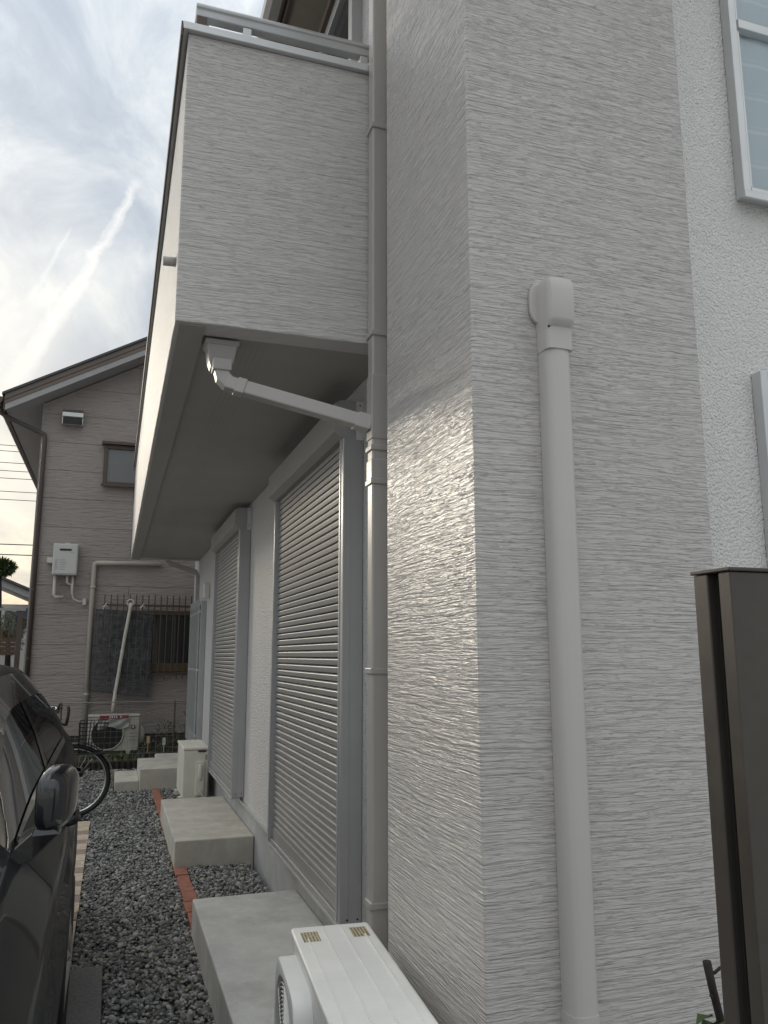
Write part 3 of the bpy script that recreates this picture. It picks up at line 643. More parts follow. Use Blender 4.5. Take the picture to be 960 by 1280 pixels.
# ------------------------------------------------------------------ outdoor air conditioning units
def aircon(label, x0, x1, y0, y1, h, mat, front='-x', labels=True, base=0.03, guard=(0, 0), bulge=0.055):
    t = thing('outdoor_unit', label, 'air conditioner', ((x0+x1)/2, (y0+y1)/2, base-0.03))
    z0 = base+0.045; zt = base+h
    MB().box(x0+0.008, x1-0.008, y0+0.008, y1-0.008, z0, zt-0.032).build('casing', mat, t, 0.01)
    tp = MB().box(x0, x1, y0, y1, zt-0.030, zt).build('top_panel', mat, t, 0.012, False, 3)
    n = 4
    for k in range(n):
        if front == '-x':
            c = x0+(x1-x0)*(0.15+0.7*k/(n-1)); MB().box(c-0.0025, c+0.0025, y0+0.04, y1-0.10*(k in (0, 3))-0.03, zt+0.0002, zt+0.0040).build('ridge', mat, tp, 0.001)
    for fx in (0.2, 0.8):
        if front == '-x':
            yy = y0+(y1-y0)*fx; MB().box(x0-0.02, x1+0.02, yy-0.03, yy+0.03, base, z0+0.004).build('foot', mat, t)
        else:
            xx = x0+(x1-x0)*fx; MB().box(xx-0.03, xx+0.03, y0-0.02, y1+0.02, base, z0+0.004).build('foot', mat, t)
    return t, z0, zt, tp
t, z0, zt, tp = aircon('white outdoor air conditioning unit with fan guard at the foot of the combed wall', 0.612, 0.88, 2.02, 2.835, 0.57, M_ACW)
gd = MB()   # bulged fan guard: a shallow rounded frame carrying the rings
rim = []
cy, cz, a, b = 2.595, 0.325, 0.215, 0.222
def sq(r, k, n=40):
    o = []
    for j in range(n):
        th = 2*math.pi*j/n; c, s = math.cos(th), math.sin(th)
        o.append((cy+a*r*math.copysign(abs(c)**(2/k), c), cz+b*r*math.copysign(abs(s)**(2/k), s)))
    return o
rows = []
for x, r, k in ((0.6195, 1.0, 6), (0.572, 1.0, 6), (0.564, 0.985, 6), (0.561, 0.955, 5), (0.561, 0.90, 2.4), (0.572, 0.885, 2.2)):
    rows.append([(x, p, q) for p, q in sq(r, k)])
gd.grid(rows, True); go = gd.build('fan_guard', M_ACW, t, 0, 'auto')
gr = MB()
for r in np.linspace(0.045, 0.185, 13): gr.ring((0.564, cy, cz), r, 0.0022, 'x', 40, 5)
for j in range(8):
    an = j*math.pi/4; gr.tube([(0.5635, cy, cz), (0.5635, cy+0.188*math.cos(an), cz+0.19*math.sin(an))], 0.0028, 5)
gr.ellipsoid((0.562, cy, cz), (0.008, 0.045, 0.045)); gr.build('guard_rings', M_ACW, go)
MB().tube([(0.605, cy, cz), (0.609, cy, cz)], 0.19, 40).build('fan_opening', M_ACD, go)
for (xa, ya) in ((0.664, 2.725), (0.828, 2.737)):
    MB().box(xa-0.028, xa+0.028, ya-0.045, ya+0.045, zt+0.0004, zt+0.0010).build('caution_label', M_LABEL, tp)
MB().box(0.65, 0.84, 2.008, 2.027, 0.12, 0.40).build('valve_cover', M_ACW, t, 0.008)
t.rotation_euler[2] = R(-4.3); t.location.x -= 0.03          # it stands a little askew of the wall
# second unit of the house
t, z0, zt, tp = aircon('ivory outdoor air conditioning unit standing end on behind the stained step', 0.725, 0.985, 8.62, 9.40, 0.545, M_ACO, base=0.03)
MB().box(0.855, 0.945, 8.600, 8.627, 0.10, 0.44).build('valve_cover', M_ACO, t, 0.012)
MB().ellipsoid((0.90, 8.60, 0.33), (0.028, 0.022, 0.085)).build('valve_handle', M_ACO, t, 0, True)
MB().box(0.875, 0.955, 8.6185, 8.6275, 0.527, 0.541).build('hand_slot', M_ACD, t)
MB().box(0.948, 0.968, 8.622, 8.6272, 0.45, 0.50).build('rating_plate', M_TRIMG, t)
MB().tube([(0.90, 8.60, 0.16), (0.93, 8.57, 0.10), (0.99, 8.57, 0.06), (1.03, 8.60, 0.08)], 0.016, 8).build('refrigerant_pipe', M_BEIGEP, t, 0, True)

# ------------------------------------------------------------------ bronze post beside the front wall
gp_ = thing('gate_post', 'dark bronze aluminium post with a slot down its side, at the front wall', 'post', (1.1, 1.22, 0))
MB().prism([(1.05, 1.176), (1.19, 1.176), (1.19, 1.274), (1.05, 1.274), (1.05, 1.236), (1.073, 1.236), (1.073, 1.207), (1.05, 1.207)], 'z', -0.1, 1.648).build('column', M_BRONZE, gp_, 0.0025)
MB().box(1.0715, 1.0725, 1.2085, 1.2345, -0.1, 1.645).build('slot_gasket', M_BRONZED, gp_)
MB().box(1.046, 1.194, 1.172, 1.278, 1.649, 1.656).build('cap', M_BRONZE, gp_, 0.002)

# ------------------------------------------------------------------ leaf helpers
def leaf(m, p, d, L, W, rng, fold=0.25):
    d = d.normalized(); s = d.cross(Vector((0, 0, 1)))
    if s.length < 0.05: s = Vector((1, 0, 0))
    s.normalize(); s = (s*math.cos(rng.uniform(-.6, .6))+d.cross(s)*math.sin(rng.uniform(-.6, .6))).normalized(); n = s.cross(d)
    k = len(m.v)
    m.v += [tuple(p), tuple(p+d*L*.45+s*W*.5+n*W*fold), tuple(p+d*L-n*L*.12), tuple(p+d*L*.45-s*W*.5+n*W*fold), tuple(p+d*L*.5)]
    m.f += [(k, k+1, k+4), (k+1, k+2, k+4), (k, k+4, k+3), (k+4, k+2, k+3)]
def cloudleaves(m, c, r, n, L, W, rng, squash=1.0):
    for _ in range(n):
        d = Vector((rng.gauss(0, 1), rng.gauss(0, 1), rng.gauss(0, 1))).normalized()
        rad = r*(0.45+0.55*rng.random()**0.5); p = Vector(c)+Vector((d.x*rad, d.y*rad, d.z*rad*squash))
        dd = (d+Vector((rng.gauss(0, .5), rng.gauss(0, .5), rng.gauss(0, .5)))).normalized()
        leaf(m, p, dd, L*rng.uniform(.7, 1.3), W*rng.uniform(.7, 1.3), rng)
rng = random.Random(5)
sh = thing('cut_back_shrub', 'pruned shrub with a bare dark stem and few green leaves beside bronze post', 'shrub', (1.26, 1.5, -0.05))
MB().tube([(1.27, 1.5, -0.05), (1.262, 1.5, 0.3), (1.245, 1.5, 0.6), (1.228, 1.5, 0.76), (1.214, 1.5, 0.82), (1.204, 1.5, 0.872)], [.013, .012, .010, .0085, .0085, .009], 9).build('stem', M_STEM, sh, 0, True)
MB().tube([(1.209, 1.5, 0.848), (1.220, 1.497, 0.850), (1.238, 1.494, 0.862)], [.004, .0035, .003], 6).build('twig', M_STEM, sh, 0, True)
MB().tube([(1.215, 1.5, 0.80), (1.20, 1.49, 0.812)], [.004, .003], 6).build('twig', M_STEM, sh, 0, True)
lm = MB()
for (px, py, pz, dx, dz) in ((1.205, 1.49, .772, -1, .1), (1.222, 1.48, .765, -.5, -.2), (1.212, 1.47, .750, -1, .35), (1.24, 1.47, .762, .6, .35), (1.215, 1.49, .755, -1, .25), (1.235, 1.49, .74, -.9, .1), (1.25, 1.48, .72, .7, .3), (1.22, 1.5, .70, -1, .5), (1.27, 1.5, .68, 1, .4), (1.21, 1.5, .62, -1, .3), (1.28, 1.5, .55, 1, .2), (1.22, 1.47, .5, -1, .4)):
    leaf(lm, Vector((px, py, pz)), Vector((dx, -.3, dz)), .065, .034, rng)
lm.build('leaves', M_LEAF, sh)

# ------------------------------------------------------------------ neighbouring house
NY = 13.5
nb = thing('neighbour_house', 'taupe sided two storey house with gable roof beyond the wire fence', 'house', (2.5, 16.0, 0))
NX0, NX1, NXR, SL = -1.27, 6.25, 2.49, 0.560
def rake(x): return 5.50+SL*(min(x, 2*NXR-x)+1.27)
core = MB().prism([(NX0+0.02, -0.1), (NX1-0.02, -0.1), (NX1-0.02, rake(NX1)-0.02), (NXR, rake(NXR)-0.02), (NX0+0.02, rake(NX0)-0.02)], 'y', NY+0.018, NY+8.0)
nwall = core.build('wall', plain('siding_backing', (0.06, 0.052, 0.048), 0.9), nb)
BH = 0.459
z = 0.28; r = 0
while z < rake(NXR):
    za, zb = z+0.002, z+BH-0.002
    joints = [NX0, NX0+(2.9 if r % 2 else 1.45), NX0+(5.9 if r % 2 else 4.4), NX1]
    for xa, xb in zip(joints[:-1], joints[1:]):
        xa_, xb_ = xa+0.002, xb-0.002
        # clip the board by both rakes
        pts = [(xa_, za), (xb_, za), (xb_, zb), (xa_, zb)]
        for sgn in (1, -1):
            outp = []
            def dist(q): return (5.485+SL*((q[0]-NX0) if sgn == 1 else (NX1-q[0])))-q[1]
            for i in range(len(pts)):
                A, B = pts[i], pts[(i+1) % len(pts)]; da, db = dist(A), dist(B)
                if da >= 0: outp.append(A)
                if da*db < 0:
                    tt = da/(da-db); outp.append((A[0]+(B[0]-A[0])*tt, A[1]+(B[1]-A[1])*tt))
            pts = outp
            if len(pts) < 3: break
        if len(pts) >= 3: MB().prism(pts, 'y', NY, NY+0.0175).build('siding_board', M_SIDE, nwall, 0.003)
    z += BH; r += 1
box('corner_trim', M_SIDE, nb, NX0-0.012, NX0+0.03, NY-0.008, NY-0.0005, -0.05, 5.49)
box('side_wall', M_SIDE, nb, NX0, NX0+0.018, NY+0.002, NY+8.0, -0.1, 5.5)
# roof: slab, brown verge boards, pale trim, soffit
def slope_prism(x0, x1, t0, t1, ya, yb):
    f = lambda x: 5.50+SL*(x+1.27)
    return MB().prism([(x0, f(x0)+t0), (x1, f(x1)+t0), (x1, f(x1)+t1), (x0, f(x0)+t1)], 'y', ya, yb)
def mirror(m):
    m.v = [(2*NXR-x, y, z) for x, y, z in m.v]; return m
OV = 0.46
for mir in (False, True):
    g = (lambda m: mirror(m)) if mir else (lambda m: m)
    e = -0.001 if mir else 0.0
    g(slope_prism(-1.83, NXR+e, 0.245, 0.285, NY-OV-0.03, NY+8.4)).build('roof', M_ROOFD, nb)
    g(slope_prism(-1.79, NXR+e, 0.085, 0.243, NY-OV, NY-OV+0.03)).build('verge_board', M_VERGE, nb)
    g(slope_prism(-1.80, NXR+e, 0.150, 0.158, NY-OV-0.010, NY-OV-0.001)).build('verge_bead', M_BROWN, nb)
    g(slope_prism(-1.78, NXR+e, -0.015, 0.083, NY-OV+0.01, NY-OV+0.035)).build('verge_trim', M_TRIMG, nb)
    g(slope_prism(-1.77, NXR+e, 0.0, 0.03, NY-OV+0.036, NY+8.3)).build('soffit', M_TRIMG, nb)
# eave gutter, with elbow and downpipe at the corner
gx = -1.815; gz = 5.40
gut = MB().prism([(gx, gz), (gx-0.11, gz), (gx-0.11, gz-0.06), (gx-0.08, gz-0.10), (gx-0.03, gz-0.10), (gx, gz-0.06)], 'y', NY-OV-0.02, NY+8.4).build('gutter', M_BROWN, nb)
box('eave_fascia', M_BROWN, nb, -1.812, -1.79, NY-OV+0.04, NY+8.3, 5.22, 5.42)
dp = MB().tube([(gx-0.055, NY-0.2, gz-0.10), (gx-0.05, NY-0.19, gz-0.18), (gx+0.02, NY-0.17, gz-0.22), (-1.33, NY-0.06, gz-0.40), (-1.235, NY-0.045, gz-0.43), (-1.222, NY-0.045, gz-0.50), (-1.222, NY-0.045, 0.0)], 0.036, 12).build('downpipe', M_BROWNP, nb, 0, True)
for z in (0.6, 1.45, 2.5, 3.6, 4.5): MB().tube([(-1.222, NY-0.045, z-.012), (-1.222, NY-0.045, z+.012)], 0.041, 12).build('pipe_clip', M_BROWN, dp)
# vent hood
vd = MB().prism([(NY-0.002, 5.14), (NY-0.002, 5.39), (NY-0.12, 5.39), (NY-0.17, 5.33), (NY-0.17, 5.26), (NY-0.15, 5.26), (NY-0.14, 5.14)], 'x', -0.98, -0.66).build('vent_hood', M_TIN, nb, 0.006)
MB().box(-0.965, -0.675, NY-0.156, NY-0.142, 5.145, 5.252).build('vent_opening', M_ACD, vd)
# upper window
uwn = MB(); X0, X1, Z0, Z1 = -0.315, 1.35, 4.20, 4.87
uwn.box(X0, X0+0.06, NY-0.07, NY-0.001, Z0, Z1); uwn.box(X1-0.06, X1, NY-0.07, NY-0.001, Z0, Z1); uwn.box(X0+0.061, X1-0.061, NY-0.07, NY-0.001, Z0, Z0+0.06); uwn.box(X0+0.061, X1-0.061, NY-0.07, NY-0.001, Z1-0.06, Z1); uwn.box(0.50, 0.55, NY-0.068, NY-0.001, Z0+0.061, Z1-0.061)
uo = uwn.build('window', M_BROWN, nb, 0.004)
MB().box(X0+0.061, 0.499, NY-0.035, NY-0.028, Z0+0.061, Z1-0.061).build('pane', M_GLASSF, uo); MB().box(0.551, X1-0.061, NY-0.035, NY-0.028, Z0+0.061, Z1-0.061).build('pane', M_GLASSF, uo)
MB().box(X0-0.04, X1+0.04, NY-0.13, NY-0.002, Z1+0.002, Z1+0.05).build('window_hood', M_BROWN, uo, 0.004)
MB().box(X0-0.02, X1+0.02, NY-0.10, NY-0.0715, Z0-0.02, Z0+0.02).build('window_sill', M_BROWN, uo, 0.004)
# ground floor barred window
X0, X1, Z0, Z1 = -0.10, 1.62, 1.24, 2.20
lw = MB(); lw.box(X0, X0+0.06, NY-0.06, NY-0.001, Z0, Z1); lw.box(X1-0.06, X1, NY-0.06, NY-0.001, Z0, Z1); lw.box(X0+0.061, X1-0.061, NY-0.06, NY-0.001, Z0, Z0+0.13); lw.box(X0+0.061, X1-0.061, NY-0.06, NY-0.001, Z1-0.07, Z1)
lo = lw.build('window', plain('warm_brown_frame', (0.13, 0.085, 0.05), 0.5), nb, 0.004)
MB().box(X0+0.061, X1-0.061, NY-0.03, NY-0.022, Z0+0.131, Z1-0.071).build('pane', M_GLASS, lo)
for k in range(19):
    x = -0.17+k*0.095; MB().box(x-0.009, x+0.009, NY-0.135, NY-0.121, 1.12, 2.44).build('grille_bar', M_BROWN, lo)
for z in (1.20, 2.27): MB().box(-0.2, 1.66, NY-0.120, NY-0.106, z-0.015, z+0.015).build('grille_rail', M_BROWN, lo)
# conduit run
MB().tube([(-0.36, NY-0.06, 0.05), (-0.36, NY-0.06, 2.88), (-0.352, NY-0.06, 2.915), (-0.33, NY-0.06, 2.935), (0.66, NY-0.06, 2.945)], 0.040, 12).build('conduit', M_BEIGEP, nb, 0, True)
for z in (0.9, 2.55): MB().tube([(-0.36, NY-0.06, z-.02), (-0.36, NY-0.06, z+.02)], 0.046, 12).build('conduit_clip', M_BEIGEP, nb, 0, True)

# water heater on the wall
wh = thing('water_heater', 'off white gas water heater with pipes hung on the taupe siding', 'water heater', (-0.78, NY-0.1, 2.7))
M_HEAT = plain('heater_enamel', (0.56, 0.555, 0.53), 0.45, var=0.03)
MB().box(-0.965, -0.605, NY-0.21, NY-0.004, 2.72, 3.205).build('casing', M_HEAT, wh, 0.012)
MB().box(-0.95, -0.62, NY-0.217, NY-0.2105, 2.74, 3.19).build('front_cover', M_HEAT, wh, 0.004)
MB().box(-0.87, -0.70, NY-0.222, NY-0.2175, 3.095, 3.125).build('flue_slot', M_ACD, wh)
MB().box(-0.80, -0.73, NY-0.19, NY-0.06, 3.206, 3.222).build('top_lug', M_HEAT, wh)
prn = MB()
rn = random.Random(3)
for k in range(9):
    zz = 2.80+k*0.018; prn.box(-0.93, -0.93+rn.uniform(.03, .06), NY-0.2188, NY-0.2174, zz, zz+0.008)
    if k % 2 == 0: prn.box(-0.86, -0.86+rn.uniform(.05, .11), NY-0.2188, NY-0.2174, zz, zz+0.010)
prn.box(-0.72, -0.66, NY-0.2188, NY-0.2174, 3.065, 3.073)
prn.build('printed_notice', M_TRIMG, wh)
MB().box(-1.05, -0.967, NY-0.15, NY-0.01, 2.905, 2.99).build('junction_box', M_HEAT, wh, 0.006)
for pts, r in (([(-0.92, NY-0.11, 2.73), (-0.92, NY-0.11, 2.42), (-0.90, NY-0.11, 2.385), (-0.78, NY-0.10, 2.385)], .024), ([(-0.74, NY-0.11, 2.73), (-0.74, NY-0.11, 2.61), (-0.70, NY-0.10, 2.58), (-0.67, NY-0.10, 2.58), (-0.66, NY-0.10, 2.42)], .020), ([(-0.66, NY-0.11, 2.73), (-0.66, NY-0.11, 2.46), (-0.64, NY-0.10, 2.36), (-0.56, NY-0.08, 2.32), (-0.48, NY-0.05, 2.315)], .016), ([(-0.83, NY-0.11, 2.73), (-0.86, NY-0.11, 2.5), (-0.80, NY-0.11, 2.30), (-0.74, NY-0.10, 2.34), (-0.72, NY-0.10, 2.5)], .005)):
    MB().tube(pts, r, 8).build('pipe', M_TAPE if r > .01 else M_WIRE, wh, 0, True)
MB().box(-0.50, -0.445, NY-0.07, NY-0.002, 2.27, 2.37).build('wall_socket_box', M_HEAT, wh, 0.005)

# reed blind hung from the grille
bl = thing('reed_blind', 'black reed blind hung askew over the barred window', 'blind', (0.13, NY-0.2, 1.0))
rd = MB(); n = 104
for k in range(n):
    f = k/(n-1); z_l = 2.205-1.245*f; z_r = 2.165-1.305*f
    xl = -0.294-0.02*f+rng.uniform(-.008, .008); xr = 0.570-0.010*f+rng.uniform(-.008, .008)
    yy = NY-0.165-0.05*f+rng.uniform(-.002, .002)
    rd.tube([(xl, yy, z_l), ((xl+xr)/2, yy-0.004, (z_l+z_r)/2+rng.uniform(-.002, .002)), (xr, yy, z_r)], 0.0052*rng.uniform(.8, 1.15), 5)
stuff(rd.build('reeds', M_REED, bl))
for k in range(9):
    f = 0.05+0.9*k/8; x = -0.294+0.864*f
    MB().tube([(x, NY-0.172, 2.21-0.04*f), (x-0.014, NY-0.225, 0.955-0.10*f)], 0.0035, 5).build('string', M_STRING, bl)
for x in (-0.16, 0.40):
    tm = MB(); tm.tube([(x-.04, NY-0.15, 2.24), (x, NY-0.15, 2.27), (x+.04, NY-0.15, 2.25)], .006, 5); tm.tube([(x-.03, NY-0.15, 2.20), (x, NY-0.15, 2.27), (x+.02, NY-0.15, 2.31)], .006, 5); tm.build('tie', M_PANEW, bl)
# wrapped hose
hs = thing('wrapped_hose', 'long cream wrapped drain hose hung in front of the reed blind', 'hose', (0.03, NY-0.25, 0.6))
MB().tube([(0.225, NY-0.235, 2.30), (0.215, NY-0.25, 2.22), (0.190, NY-0.262, 2.02), (0.160, NY-0.268, 1.80), (0.128, NY-0.272, 1.52), (0.095, NY-0.275, 1.22), (0.062, NY-0.275, .95), (0.045, NY-0.277, .75), (0.04, NY-0.30, 0.64)], 0.026, 12).build('hose_body', M_TAPE, hs, 0, True)
MB().ring((0.215, NY-0.20, 2.31), 0.05, 0.012, 'y', 20, 6).build('hose_loop', M_TAPE, hs, 0, True)

# neighbour's outdoor unit behind the fence
t, z0, zt, tp = aircon('old outdoor air conditioning unit with red banner behind the wire fence', -0.30, 0.43, 12.78, 13.08, 0.56, M_ACN, '-y', base=0.07)
fo = MB().ring((-0.02, 12.776, 0.36), 0.225, 0.010, 'y', 40, 6).build('fan_guard', M_ACN, t, 0, True)
MB().tube([(-0.02, 12.783, 0.36), (-0.02, 12.787, 0.36)], 0.222, 36).build('fan_opening', M_ACD, fo)
gr = MB()
for r in np.linspace(0.05, 0.21, 9): gr.ring((-0.02, 12.775, 0.36), r, 0.002, 'y', 30, 4)
for j in range(6): an = j*math.pi/3; gr.tube([(-0.02, 12.774, 0.36), (-0.02+0.222*math.cos(an), 12.774, 0.36+0.222*math.sin(an))], 0.0025, 4)
gr.build('guard_rings', M_ACD, fo)
wr = MB(); rows = []
for i in range(9):
    f = i/8; rows.append([(-0.16+0.44*j/12, 12.762-0.012*math.sin(j*1.1+i), 0.612-0.19*f*(0.88+0.12*math.sin(j*.8+1))) for j in range(13)])
wr.grid(rows).build('wrap_sheet', M_WRAP, t, 0, True)
bn = MB().box(-0.14, 0.27, 12.748, 12.752, 0.585, 0.628).build('red_banner', M_RED, t)
for x in (0.0, 0.03, 0.06, 0.09, 0.15): MB().box(x, x+0.016, 12.7455, 12.7478, 0.592, 0.62).build('banner_print', M_PANEW, bn)
MB().box(0.315, 0.365, 12.770, 12.7785, 0.43, 0.48).build('badge', M_ACD, t); MB().box(0.328, 0.352, 12.767, 12.7695, 0.442, 0.468).build('badge_print', M_PANEW, t)
for zz in (0.27, 0.32, 0.37): MB().box(0.29, 0.40, 12.7745, 12.780, zz, zz+0.012).build('louvre', M_TRIMG, t)
MB().ellipsoid((0.46, 12.95, 0.32), (0.05, 0.07, 0.13)).build('valve_cover', M_ACN, t, 0, True)

# ------------------------------------------------------------------ kerb and wire mesh fence
kb = thing('log_kerb', 'row of short dark upright posts edging the planted bed', 'kerb', (0, 11.75, 0))
x = -2.9
while x < 1.9:
    MB().tube([(x, 11.74, -0.05), (x, 11.74, 0.098+rng.uniform(-.006, .006))], 0.036, 8).build('log', M_KERB, kb); x += 0.074
fc = thing('wire_fence', 'waist high wire mesh fence in front of the taupe house', 'fence', (0, 11.86, 0))
wm = MB(); x = -2.9
while x < 2.4: wm.box(x-0.0014, x+0.0014, 11.859, 11.8615, 0.05, 0.86); x += 0.075
z = 0.10
while z < 0.84: wm.box(-2.9, 2.4, 11.8620, 11.8645, z-0.0014, z+0.0014); z += 0.075
stuff(wm.build('wire_mesh', M_WIRE, fc))
MB().tube([(-2.9, 11.86, 0.862), (2.4, 11.86, 0.862)], 0.007, 8).build('top_wire', M_WIRE, fc)
for x in (-1.65, -0.62, 0.86, 1.9): MB().tube([(x, 11.875, 0.0), (x, 11.875, 0.88)], 0.012, 8).build('fence_post', M_BROWN, fc)

# plants in the bed
gm = MB(); rg = random.Random(9)
for _ in range(2600):
    x = rg.uniform(-1.6, 1.3); y = rg.uniform(11.85, 12.75); p = Vector((x, y, 0.03))
    if rg.random() > 0.35+0.65*abs(math.sin(x*4+1.3)): continue
    d = Vector((rg.gauss(0, .5), rg.gauss(0, .5), 1)); L = rg.uniform(.04, .13)
    leaf(gm, p, d, L, rg.uniform(.008, .022), rg)
stuff(gm.build('weeds', M_GRASS), 'short green weeds over the soil behind the fence', 'weeds')
def shrub(name, label, base, stems, leaves, mat, pot=None, L=.05, W=.022, seed=1):
    r = random.Random(seed); t = thing(name, label, 'plant', base)
    for pts, rad in stems: MB().tube([Vector(base)+Vector(p) for p in pts], [rad*(1-.6*i/(len(pts)-1)) for i in range(len(pts))], 7).build('stem', M_STEM, t, 0, True)
    m = MB()
    for c, rr_, n in leaves: cloudleaves(m, Vector(base)+Vector(c), rr_, n, L, W, r)
    m.build('leaves', mat, t)
    if pot: MB().box(base[0]-pot[0], base[0]+pot[0], base[1]-pot[1], base[1]+pot[1], base[2], base[2]+pot[2]).build('planter', M_CLAY, t, 0.015)
    return t
shrub('potted_shrub', 'dark twiggy shrub in a low planter by the barred window', (1.06, 12.45, 0.03), [([(0, 0, .1), (.01, 0, .35), (.02, 0, .62), (.05, 0, .66), (.10, 0, .78), (.115, 0, .85)], .014), ([(.015, 0, .58), (-.03, .0, .66)], .008), ([(0, 0, .15), (-.12, 0, .35), (-.25, .02, .42)], .007), ([(0, 0, .15), (.12, .03, .35), (.16, .03, .5)], .007)], [((-.12, 0, .36), .16, 90), ((-.30, 0, .40), .13, 60), ((.12, 0, .38), .14, 70), ((-.2, 0, .2), .12, 50)], M_LEAFD, (.22, .12, .15), seed=2)
shrub('low_plant', 'low leafy plant growing beside the two white tags', (0.60, 12.35, 0.03), [([(0, 0, 0), (.02, 0, .12), (.05, 0, .2)], .006)], [((0, 0, .10), .16, 110), ((.16, 0, .08), .12, 60), ((-.15, 0, .06), .12, 60)], M_GRASS, (.20, .10, .10), seed=4)
for i, (x, h, mt) in enumerate(((0.54, .36, M_TAG), (0.76, .33, M_PANEW))):
    tg = MB(); tg.box(x-.006, x+.006, 12.298, 12.302, .03, h); tg.box(x-.022, x+.022, 12.296, 12.2975, h-.10, h)
    tag(tg.build('plant_tag', mt), ('orange card plant tag on a stick in the low planting' if i == 0 else 'white plant tag on a thin stick in the low planting'), 'plant tag')

# ------------------------------------------------------------------ bicycle
bk = thing('bicycle', 'black city bicycle with a wire front basket parked behind the dark car', 'bicycle', (-0.8, 8.4, 0))
BYc = 8.40
def wheel(cx):
    m = MB().ring((cx, BYc, 0.333), 0.312, 0.021, 'y', 48, 8); w_ = m.build('wheel', M_BLACK, bk, 0, True)
    MB().ring((cx, BYc, 0.333), 0.288, 0.011, 'y', 48, 6).build('rim', M_CHROME, w_, 0, True)
    MB().tube([(cx, BYc-.045, .333), (cx, BYc+.045, .333)], .018, 10).build('hub', M_CHROME, w_, 0, True)
    s = MB()
    for j in range(28):
        a = 2*math.pi*j/28; b = a+(0.35 if j % 2 else -0.35); q = BYc+(0.03 if j % 4 < 2 else -0.03)
        s.tube([(cx+.016*math.cos(b), q, .333+.016*math.sin(b)), (cx+.285*math.cos(a), BYc, .333+.285*math.sin(a))], .0012, 4)
    s.build('spokes', M_CHROME, w_)
    f = MB(); rows = []
    for j in range(19):
        a = R(-15)+R(200)*j/18; c, s_ = math.cos(a), math.sin(a)
        rows.append([(cx+.345*c, BYc-.028, .333+.345*s_), (cx+.352*c, BYc-.015, .333+.352*s_), (cx+.354*c, BYc, .333+.354*s_), (cx+.352*c, BYc+.015, .333+.352*s_), (cx+.345*c, BYc+.028, .333+.345*s_)])
    f.grid(rows).build('mudguard', M_BLACKG, w_, 0, True)
FW, RW = -0.29, -1.38
wheel(FW); wheel(RW)
fr = MB()
fr.tube([(-0.52, BYc, .80), (-0.60, BYc, .62), (-.95, BYc, .30)], .018, 8); fr.tube([(-0.50, BYc, .88), (-.565, BYc, .60)], .02, 8)
fr.tube([(-.95, BYc, .30), (-1.10, BYc, .80)], .015, 8); fr.tube([(-.95, BYc+.05, .30), (RW, BYc+.05, .333)], .010, 6); fr.tube([(-.95, BYc-.05, .30), (RW, BYc-.05, .333)], .010, 6)
fr.tube([(-1.06, BYc+.02, .68), (RW, BYc+.05, .333)], .008, 6); fr.tube([(-1.06, BYc-.02, .68), (RW, BYc-.05, .333)], .008, 6)
fr.build('frame', M_BLACKG, bk, 0, True)
fk = MB()
for s in (-.05, .05): fk.tube([(-.47, BYc+s, .70), (-.40, BYc+s, .48), (FW, BYc+s, .333)], .011, 7)
fk.tube([(-.47, BYc-.05, .70), (-.47, BYc+.05, .70)], .014, 7); fk.build('fork', M_BLACKG, bk, 0, True)
hb = MB(); hb.tube([(-.515, BYc, .82), (-.53, BYc, .95)], .013, 8)
for s in (-1, 1): hb.tube([(-.53, BYc, .95), (-.48, BYc+.10*s, .985), (-.50, BYc+.22*s, 1.0), (-.64, BYc+.29*s, .99)], .011, 8)
hbo = hb.build('handlebar', M_BLACKG, bk, 0, True)
for s in (-1, 1):
    MB().tube([(-.56, BYc+.255*s, .995), (-.67, BYc+.30*s, .985)], .016, 8).build('grip', M_BLACK, hbo, 0, True)
    MB().tube([(-.49, BYc+.20*s, 1.0), (-.44, BYc+.23*s, .985), (-.50, BYc+.27*s, .955), (-.58, BYc+.29*s, .95)], .006, 6).build('brake_lever', M_BLACK, hbo, 0, True)
MB().tube([(-.455, BYc-.20, 1.0), (-.445, BYc-.20, 1.06)], .01, 8).build('bell', M_BLACK, hbo, 0, True)
MB().tube([(-.375, BYc-.28, .865), (-.365, BYc-.27, .93), (-.36, BYc-.26, 1.00), (-.37, BYc-.25, 1.03)], .014, 8).build('grip', M_BLACK, hbo, 0, True)
MB().tube([(-.50, BYc-.22, 1.0), (-.42, BYc-.27, .88), (-.375, BYc-.28, .865)], .010, 8).build('stem_bend', M_BLACK, hbo, 0, True)
bs = MB()
def bpt(u, v, z):   # basket: wider at the top
    k = 0.80+0.20*(z-.585)/.29; return (-.155+(u*.130)*k+(z-.585)*.07, BYc+v*.18*k, z)
for z in np.linspace(.585, .872, 9): bs.tube([bpt(-1, -1, z), bpt(1, -1, z), bpt(1, 1, z), bpt(-1, 1, z)], .0032 if z < .86 else .0055, 5, closed=True)
for k in range(9):
    u = -1+2*k/8
    for v in (-1, 1): bs.tube([bpt(u, v, .585), bpt(u, v, .872)], .0028, 5)
for k in range(11):
    v = -1+2*k/10
    for u in (-1, 1): bs.tube([bpt(u, v, .585), bpt(u, v, .872)], .0028, 5)
    bs.tube([bpt(-1, v, .585), bpt(1, v, .585)], .0028, 5)
bs.build('basket', M_BLACK, bk)
MB().box(-.30, -.02, BYc-.05, BYc+.05, .690-.118, .690-.108).build('basket_bracket', M_BLACK, bk)
sd_ = MB().ellipsoid((-1.14, BYc, .90), (.14, .10, .045), 16, 10, lambda d: Vector((d.x, d.y*(0.55+0.45*(-d.x)), d.z))); sd_.tube([(-1.10, BYc, .80), (-1.125, BYc, .89)], .014, 8); sd_.build('saddle', M_BLACK, bk, 0, True)
